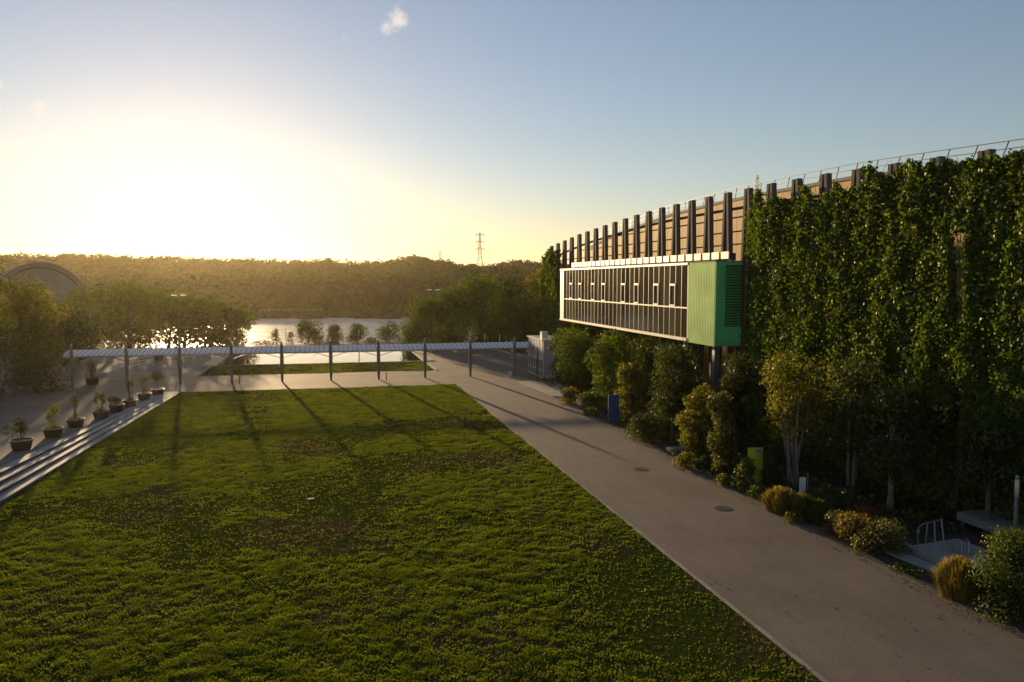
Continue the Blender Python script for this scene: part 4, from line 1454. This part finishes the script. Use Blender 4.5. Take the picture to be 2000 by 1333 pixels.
# ------------------------------------------------------------------ clutter beyond the walkway's right end
for i, (x, y) in enumerate(((24.0, 112.0), (25.3, 110.0), (27.2, 108.5))):
    t = empty('folded_parasol', (x, y, 0), ['leftmost folded white parasol beyond the walkway', 'middle folded white parasol beyond the walkway', 'folded white parasol nearest the kiosk'][i], 'parasol', 'folded parasols beyond the walkway')
    MB().tube([(0, 0, 0), (0, 0, 2.6)], 0.03, 8).build('pole', 'steel', t)
    MB().lathe([(0.1, 0.9), (0.17, 1.05), (0.13, 1.9), (0.05, 2.55), (0.01, 2.7)], 10).build('canopy', 'canvas', t, smooth=True)
    MB().lathe([(0.35, 0), (0.35, 0.08), (0.05, 0.12)], 14).build('base', 'concrete', t)
for i in range(6):
    t = empty('barrier', (20.2 + i * 1.25, 108.2 - i * 1.1, 0), ['leftmost steel barrier beyond the walkway', 'second steel barrier from the left beyond the walkway', 'third steel barrier from the left beyond the walkway',
              'fourth steel barrier from the left beyond the walkway', 'fifth steel barrier from the left beyond the walkway', 'steel barrier closest to the kiosk beyond the walkway'][i], 'barrier', 'steel crowd barriers', rz=R(-40))
    m = MB()
    m.tube([(-0.72, 0, 0.0), (-0.72, 0, 1.1), (0.72, 0, 1.1), (0.72, 0, 0.0)], 0.025, 6)
    m.tube([(-0.72, 0, 0.22), (0.72, 0, 0.22)], 0.02, 6)
    m.build('frame', 'steel', t)
    m = MB()
    for j in range(11):
        m.tube([(-0.6 + j * 0.12, 0, 0.22), (-0.6 + j * 0.12, 0, 1.1)], 0.01, 5)
    m.build('bars', 'steel', t)
t = empty('notice_board', (20.3, 88.9, 0), 'small folding notice board standing at the second last walkway post', 'notice board')
m = MB()
m.bar((0, -0.2, 0), (0, 0, 0.62), 0.42, 0.03, up=(0, 1, 0.2))
m.build('front_leaf', 'cream_panel', t)
m = MB()
m.bar((0, 0.2, 0), (0, 0.02, 0.61), 0.42, 0.03, up=(0, 1, -0.2))
m.build('rear_leaf', 'white_paint', t)
for x, lb in ((-9.3, 'short dark bollard by the fourth walkway post from the left'), (6.15, 'short dark bollard by the fourth walkway post from the right')):
    t = empty('bollard', (x, 88.6, 0), lb, 'bollard')
    MB().tube([(0, 0, 0), (0, 0, 0.8)], 0.05, 8).build('shaft', 'dark_steel', t)
    MB().lathe([(0.07, 0.78), (0.075, 0.86), (0.02, 0.9)], 8).build('cap', 'dark_steel', t)
P('shrub', (27.5, 101.5, 0), 1.0, 2.5, 'low bright green shrub beyond the kiosk corner', 'shrub', 'leaf_yellow', 0.0, 0.12, 600, 'bush', 90)

# ------------------------------------------------------------------ trees round the lake
def T(x, y, h, w, label, mat, seed, n=5200, leaf=0.21, tr=0.12, shape='round', cl=30):
    z = float(terrain(x, y)) if y > 132 else 0
    return plant('tree', (x, y, z), h, w, label, 'tree', mat, tr, leaf, n, shape, seed, clumps=cl, group=None)


T(-40.4, 152.7, 11.5, 11.7, 'broad green tree left of the lake, its crown against the arched hall', 'leaf_mid', 101, tr=0.04)
T(-35.7, 158.0, 12.6, 12.2, 'tallest broad tree in the clump left of the lake', 'leaf_mid', 102, tr=0.04)
T(-29.0, 158.0, 11.0, 12.8, 'broad tree behind the left tall floodlight', 'leaf_mid', 103, 6500, tr=0.03)
T(-22.8, 160.5, 10.1, 12.2, 'round tree in the left clump, next to the lake edge one', 'leaf_mid', 104, 6500, tr=0.03)
T(-17.5, 159.5, 7.7, 7.4, 'smaller tree overhanging the left edge of the lake', 'leaf_mid', 105, 4000, tr=0.04)
T(-33.5, 113.5, 8.0, 8.0, 'dark tree behind the left end of the walkway', 'leaf_dark', 106)
T(-33.5, 99.5, 11.6, 9.0, 'big yellow flecked tree in front of the arched hall', 'leaf_yellow', 107, 7000, 0.18)
T(-37.0, 95.0, 14.6, 8.0, 'tallest tree at the left edge, its top against the sky', 'leaf_mid', 108, 7000, 0.18)
T(-41.0, 125.0, 9.0, 9.0, 'tree half hidden behind the yellow flecked one', 'leaf_dark', 109)
T(-28.2, 86.5, 4.4, 5.4, 'dark spreading bush at the left edge of the plaza', 'leaf_dark', 111, 3200, 0.13, 0.05)
T(-30.5, 79.5, 2.6, 4.0, 'low dark bush cut by the left picture edge', 'leaf_dark', 112, 1800, 0.12, 0.03)
T(16.5, 134.0, 8.2, 8.0, 'round tree on the right lake shore beside the tall floodlight', 'leaf_mid', 121, 5000)
T(21.0, 138.0, 10.4, 9.0, 'tree with tapering top right of the lake', 'leaf_mid', 122, 5000)
T(25.5, 134.0, 12.4, 11.0, 'broad tallest tree in the clump right of the lake', 'leaf_mid', 123, 6500)
T(31.0, 137.0, 11.8, 9.5, 'dark tree between the tallest right hand tree and the hall', 'leaf_dark', 124, 5000)
T(30.2, 124.0, 8.2, 9.5, 'lower round tree right above the walkway near the kiosk', 'leaf_mid', 125, 6000)
T(36.5, 134.5, 13.2, 9.0, 'yellow topped tree touching the far end of the hall', 'leaf_yellow', 126, 5000)
T(34.0, 117.5, 8.4, 7.6, 'green tree directly behind the kiosk', 'leaf_mid', 127, 5200)
T(40.0, 126.0, 11.0, 9.0, 'tree hidden mostly behind the far hall end', 'leaf_dark', 128, 3000)
T(13.9, 138.0, 4.0, 4.2, 'small bushy tree at the right waterline', 'leaf_mid', 129, 1500)
T(-3.9, 163, 4.9, 5.4, 'largest of the small round trees on the near lake bank', 'leaf_dark', 131, 2600, 0.17, 0.1, 'round', 18)
T(1.3, 163, 4.0, 3.6, 'small conical tree, second on the near lake bank from the left', 'leaf_dark', 132, 1700, 0.16, 0.1, 'cone', 14)
T(5.6, 162.5, 4.0, 4.3, 'small conical tree behind the pool lamp column', 'leaf_dark', 133, 1900, 0.16, 0.1, 'cone', 14)
T(12.1, 163, 4.3, 5.1, 'small airy tree on the near bank at the right', 'leaf_dark', 134, 1700, 0.16, 0.12, 'round', 14)
T(-10.0, 162, 3.3, 2.0, 'thin pointed sapling on the near bank', 'leaf_mid', 135, 600, 0.13, 0.05, 'cone', 10)
T(-7.2, 162, 2.6, 1.4, 'tiny sapling beside the thin pole on the near bank', 'leaf_mid', 136, 400, 0.12, 0.05, 'cone', 8)
for i, (x, w, h) in enumerate(((15.2, 6.5, 2.2), (8.6, 4.6, 1.2), (-1.2, 7.0, 0.8), (-12.6, 4.6, 0.9))):
    T(x, 163, h, w, ['bushy hedge mass at the right end of the near bank', 'low bank shrub between the two right hand small trees', 'low bank shrub beneath the largest small tree', 'low bank shrub at the left end of the near bank'][i], 'leaf_dark', 140 + i, 700, 0.16, 0.0, 'bush', 16)

for i, (x, y, w, h) in enumerate(((-27, 163, 11, 5.5), (-20.5, 164, 10, 4.6), (-35, 162, 12, 5.5), (20, 140.5, 8, 3.0), (28, 140, 9, 3.4))):
    T(x, y, h, w, ['undergrowth at the foot of the left trees behind the floodlight', 'undergrowth at the waterside end of the left trees', 'undergrowth at the foot of the tallest left tree',
      'undergrowth at the foot of the right trees by the lake', 'undergrowth at the foot of the right trees by the kiosk'][i], 'leaf_dark', 150 + i, 2600, 0.22, 0.0, 'bush', 20)

# ------------------------------------------------------------------ floodlights, pole, railings
def flood(x, y, h, label):
    t = empty('floodlight_mast', (x, y, 0), label, 'floodlight', 'twin headed floodlight masts')
    MB().tube([(0, 0, 0), (0, 0, h)], [0.075, 0.045], 8).build('mast', 'timber_pole', t)
    MB().bar((-0.95, 0, h), (0.95, 0, h), 0.06, 0.06).build('cross_arm', 'timber_pole', t)
    for s in (-0.85, -0.45, 0.45, 0.85):
        m = MB().box(-0.17, 0.17, -0.22, 0.22, -0.02, 0.12)
        m.build('lamp', 'white_paint', t, (s, 0, h + 0.05))


flood(-22.1, 129.4, 8.7, 'tall floodlight mast in front of the left trees')
flood(16.4, 126.2, 9.5, 'tall floodlight mast in front of the right trees')
m = MB()
m.tube([(0, 0, 0), (0, 0, 2.9)], [0.06, 0.045], 8)
m.lathe([(0.05, 2.9), (0.1, 2.95), (0.06, 3.05)], 8)
tag(m.build('thin_pole', 'dark_steel', None, (-8.1, 161, -1.3)), 'thin dark pole on the near bank of the lake', 'pole')


def railing(p, q, label, n=6, h=1.0, mat='white_paint'):
    t = empty('railing', p, label, 'railing')
    d = Vector(q) - Vector(p)
    m = MB()
    for z in (h, h * 0.55):
        m.bar((0, 0, z), (d.x, d.y, d.z + z), 0.05, 0.05)
    m.build('rail', mat, t)
    for i in range(n):
        k = d * i / (n - 1)
        MB().bar((k.x, k.y, k.z), (k.x, k.y, k.z + h), 0.05, 0.05, up=(0, 1, 0)).build('post', mat, t)


railing((-24.9, 104.2, 0), (-22.0, 109.5, 0), 'white railing on the plaza behind the second walkway post', 6)
t = empty('stone_block', (-26.0, 101.0, 0), 'flat pale slab lying on the plaza left of the white railing', 'slab')
MB().box(-0.6, 0.6, -0.3, 0.3, 0, 0.3).build('slab', 'concrete', t)
t = empty('park_bench', (-27.2, 91.6, 0), 'pale low bench at the left end of the walkway', 'bench')
MB().box(-0.8, 0.8, -0.25, 0.25, 0.36, 0.46).build('seat', 'concrete', t)
for s in (-0.6, 0.6):
    MB().box(s - 0.1, s + 0.1, -0.2, 0.2, 0, 0.36).build('leg', 'concrete', t)
zq = float(terrain(-20, 262)) + 2.6
railing((-21, 263, 1.2), (-2, 263, 1.2), 'long pale railing across the far shore of the lake', 14, 0.9)

# left pavilion roof corner
pv = empty('side_pavilion', (-31.5, 75, 1.0), 'dark pavilion with glass roof cut by the left picture edge', 'pavilion')
MB().box(-6, -2.5, -5, 6, -1.0, 3.6).build('wall', 'dark_wall', pv)
gp = MB().box(0, 0.95, 0, 1.4, 0, 0.03).mesh('roof_panel')
gp.materials.append(M['roof_glass'])
for i in range(4):
    for j in range(6):
        link('roof_panel', gp, None, pv, (-3.4 + i, -3 + j * 1.5, 3.72 + 0.05 * j))
MB().box(-3.5, 0.7, -3.1, 6.1, 3.6, 3.7).build('roof_frame', 'steel', pv)
for y in (-2.8, 5.8):
    MB().tube([(0.5, y, -1.0), (0.5, y, 3.6)], 0.09, 8).build('post', 'steel', pv)

# arched hall behind the left trees
ar = empty('arched_hall', (-62, 196, 0), 'big pale arched hall roof rising behind the left trees', 'building', rz=R(21))
m = MB()
n = 28
prof = [(10.8 * math.cos(math.pi * i / n), 15.0 * math.sin(math.pi * i / n) ** 0.9) for i in range(n + 1)]
for (xa, za), (xb, zb) in zip(prof[:-1], prof[1:]):
    m.quad((xa, 0, za), (xb, 0, zb), (xb, 26, zb), (xa, 26, za))
m.build('vault', 'vault', ar)
m = MB()
pin = [(x * 0.985, z * 0.985) for x, z in prof]
k = len(m.v)
m.v += [(x, 0.35, z) for x, z in pin]
m.f.append(tuple(range(k, k + n + 1)))
m.build('end_wall', 'vault', ar)
m = MB()
m.tube([(x, 0, z) for x, z in prof], 0.28, 6)
m.build('edge_arch', 'vault', ar)
m = MB()
m.tube([(x * 0.93, 0.3, z * 0.93) for x, z in prof], 0.14, 6)
m.build('inner_arch', 'dark_steel', ar)
for j in (8, 16, 24):
    MB().tube([(x * 1.005, j, z * 1.005) for x, z in prof], 0.12, 5).build('vault_rib', 'steel', ar)

# ------------------------------------------------------------------ power pylons
def pylon(x, y, z0, h, label, w=4.6):
    t = empty('power_pylon', (x, y, z0), label, 'pylon', rz=R(-10))
    m = MB()

    def half(z):
        f = z / h
        return (w * 0.5) * (1 - f) ** 1.3 * 0.85 + 0.42 * (1 - 0.5 * f)
    lv = [h * q for q in (0, .14, .27, .39, .5, .6, .69, .77, .84, .9, .95)]
    for za, zb in zip(lv[:-1], lv[1:]):
        a, b = half(za), half(zb)
        for sx, sy in ((-1, -1), (1, -1), (1, 1), (-1, 1)):
            m.bar((sx * a, sy * a, za), (sx * b, sy * b, zb), 0.36, 0.36, up=(0, 1, 0))
        for s in (-1, 1):
            m.bar((-a, s * a, za), (b, s * b, zb), 0.2, 0.2)
            m.bar((a, s * a, za), (-b, s * b, zb), 0.2, 0.2)
            m.bar((s * a, -a, za), (s * b, b, zb), 0.2, 0.2)
            m.bar((-b, s * b, zb), (b, s * b, zb), 0.2, 0.2)
    m.bar((0, 0, h * 0.94), (0, 0, h), 0.35, 0.35, up=(0, 1, 0), w2=0.08, h2=0.08)
    m.build('tower', 'dark_steel', t)
    for q, aw in ((0.66, 3.9), (0.79, 3.4), (0.92, 3.3)):
        z = h * q
        c = MB()
        c.bar((-aw, 0, z), (aw, 0, z), 0.32, 0.32)
        c.bar((-aw, 0, z), (0, 0, z + 1.1), 0.2, 0.2)
        c.bar((aw, 0, z), (0, 0, z + 1.1), 0.2, 0.2)
        ca = c.build('cross_arm', 'dark_steel', t)
        for s in (-1, 1):
            MB().lathe([(0.09, -2.0), (0.14, -1.5), (0.09, -1.0), (0.14, -0.5), (0.06, 0)], 6).build('insulator', 'steel', ca, (s * aw, 0, z))
    return t


pylon(111.5, 590.0, 8.0, 40.5, 'lattice power pylon rising above the wooded skyline', 7.0)
pylon(136, 985.0, 12.0, 37.0, 'tiny distant power pylon left of the nearer one', 7.0)

# ------------------------------------------------------------------ sunset haze
m = MB()
m.box(-1600, 1600, -350, 2500, -6, 62)
hz, nt, out = newmat('evening_haze')
pvn = nt.nodes.new('ShaderNodeVolumePrincipled')
pvn.inputs['Color'].default_value = (0.96, 0.82, 0.54, 1)
pvn.inputs['Density'].default_value = 0.00005
pvn.inputs['Anisotropy'].default_value = 0.75
nt.links.new(pvn.outputs[0], out.inputs['Volume'])
tag(m.build('haze', hz), 'thin golden evening haze over the whole park', 'haze', kind='stuff')
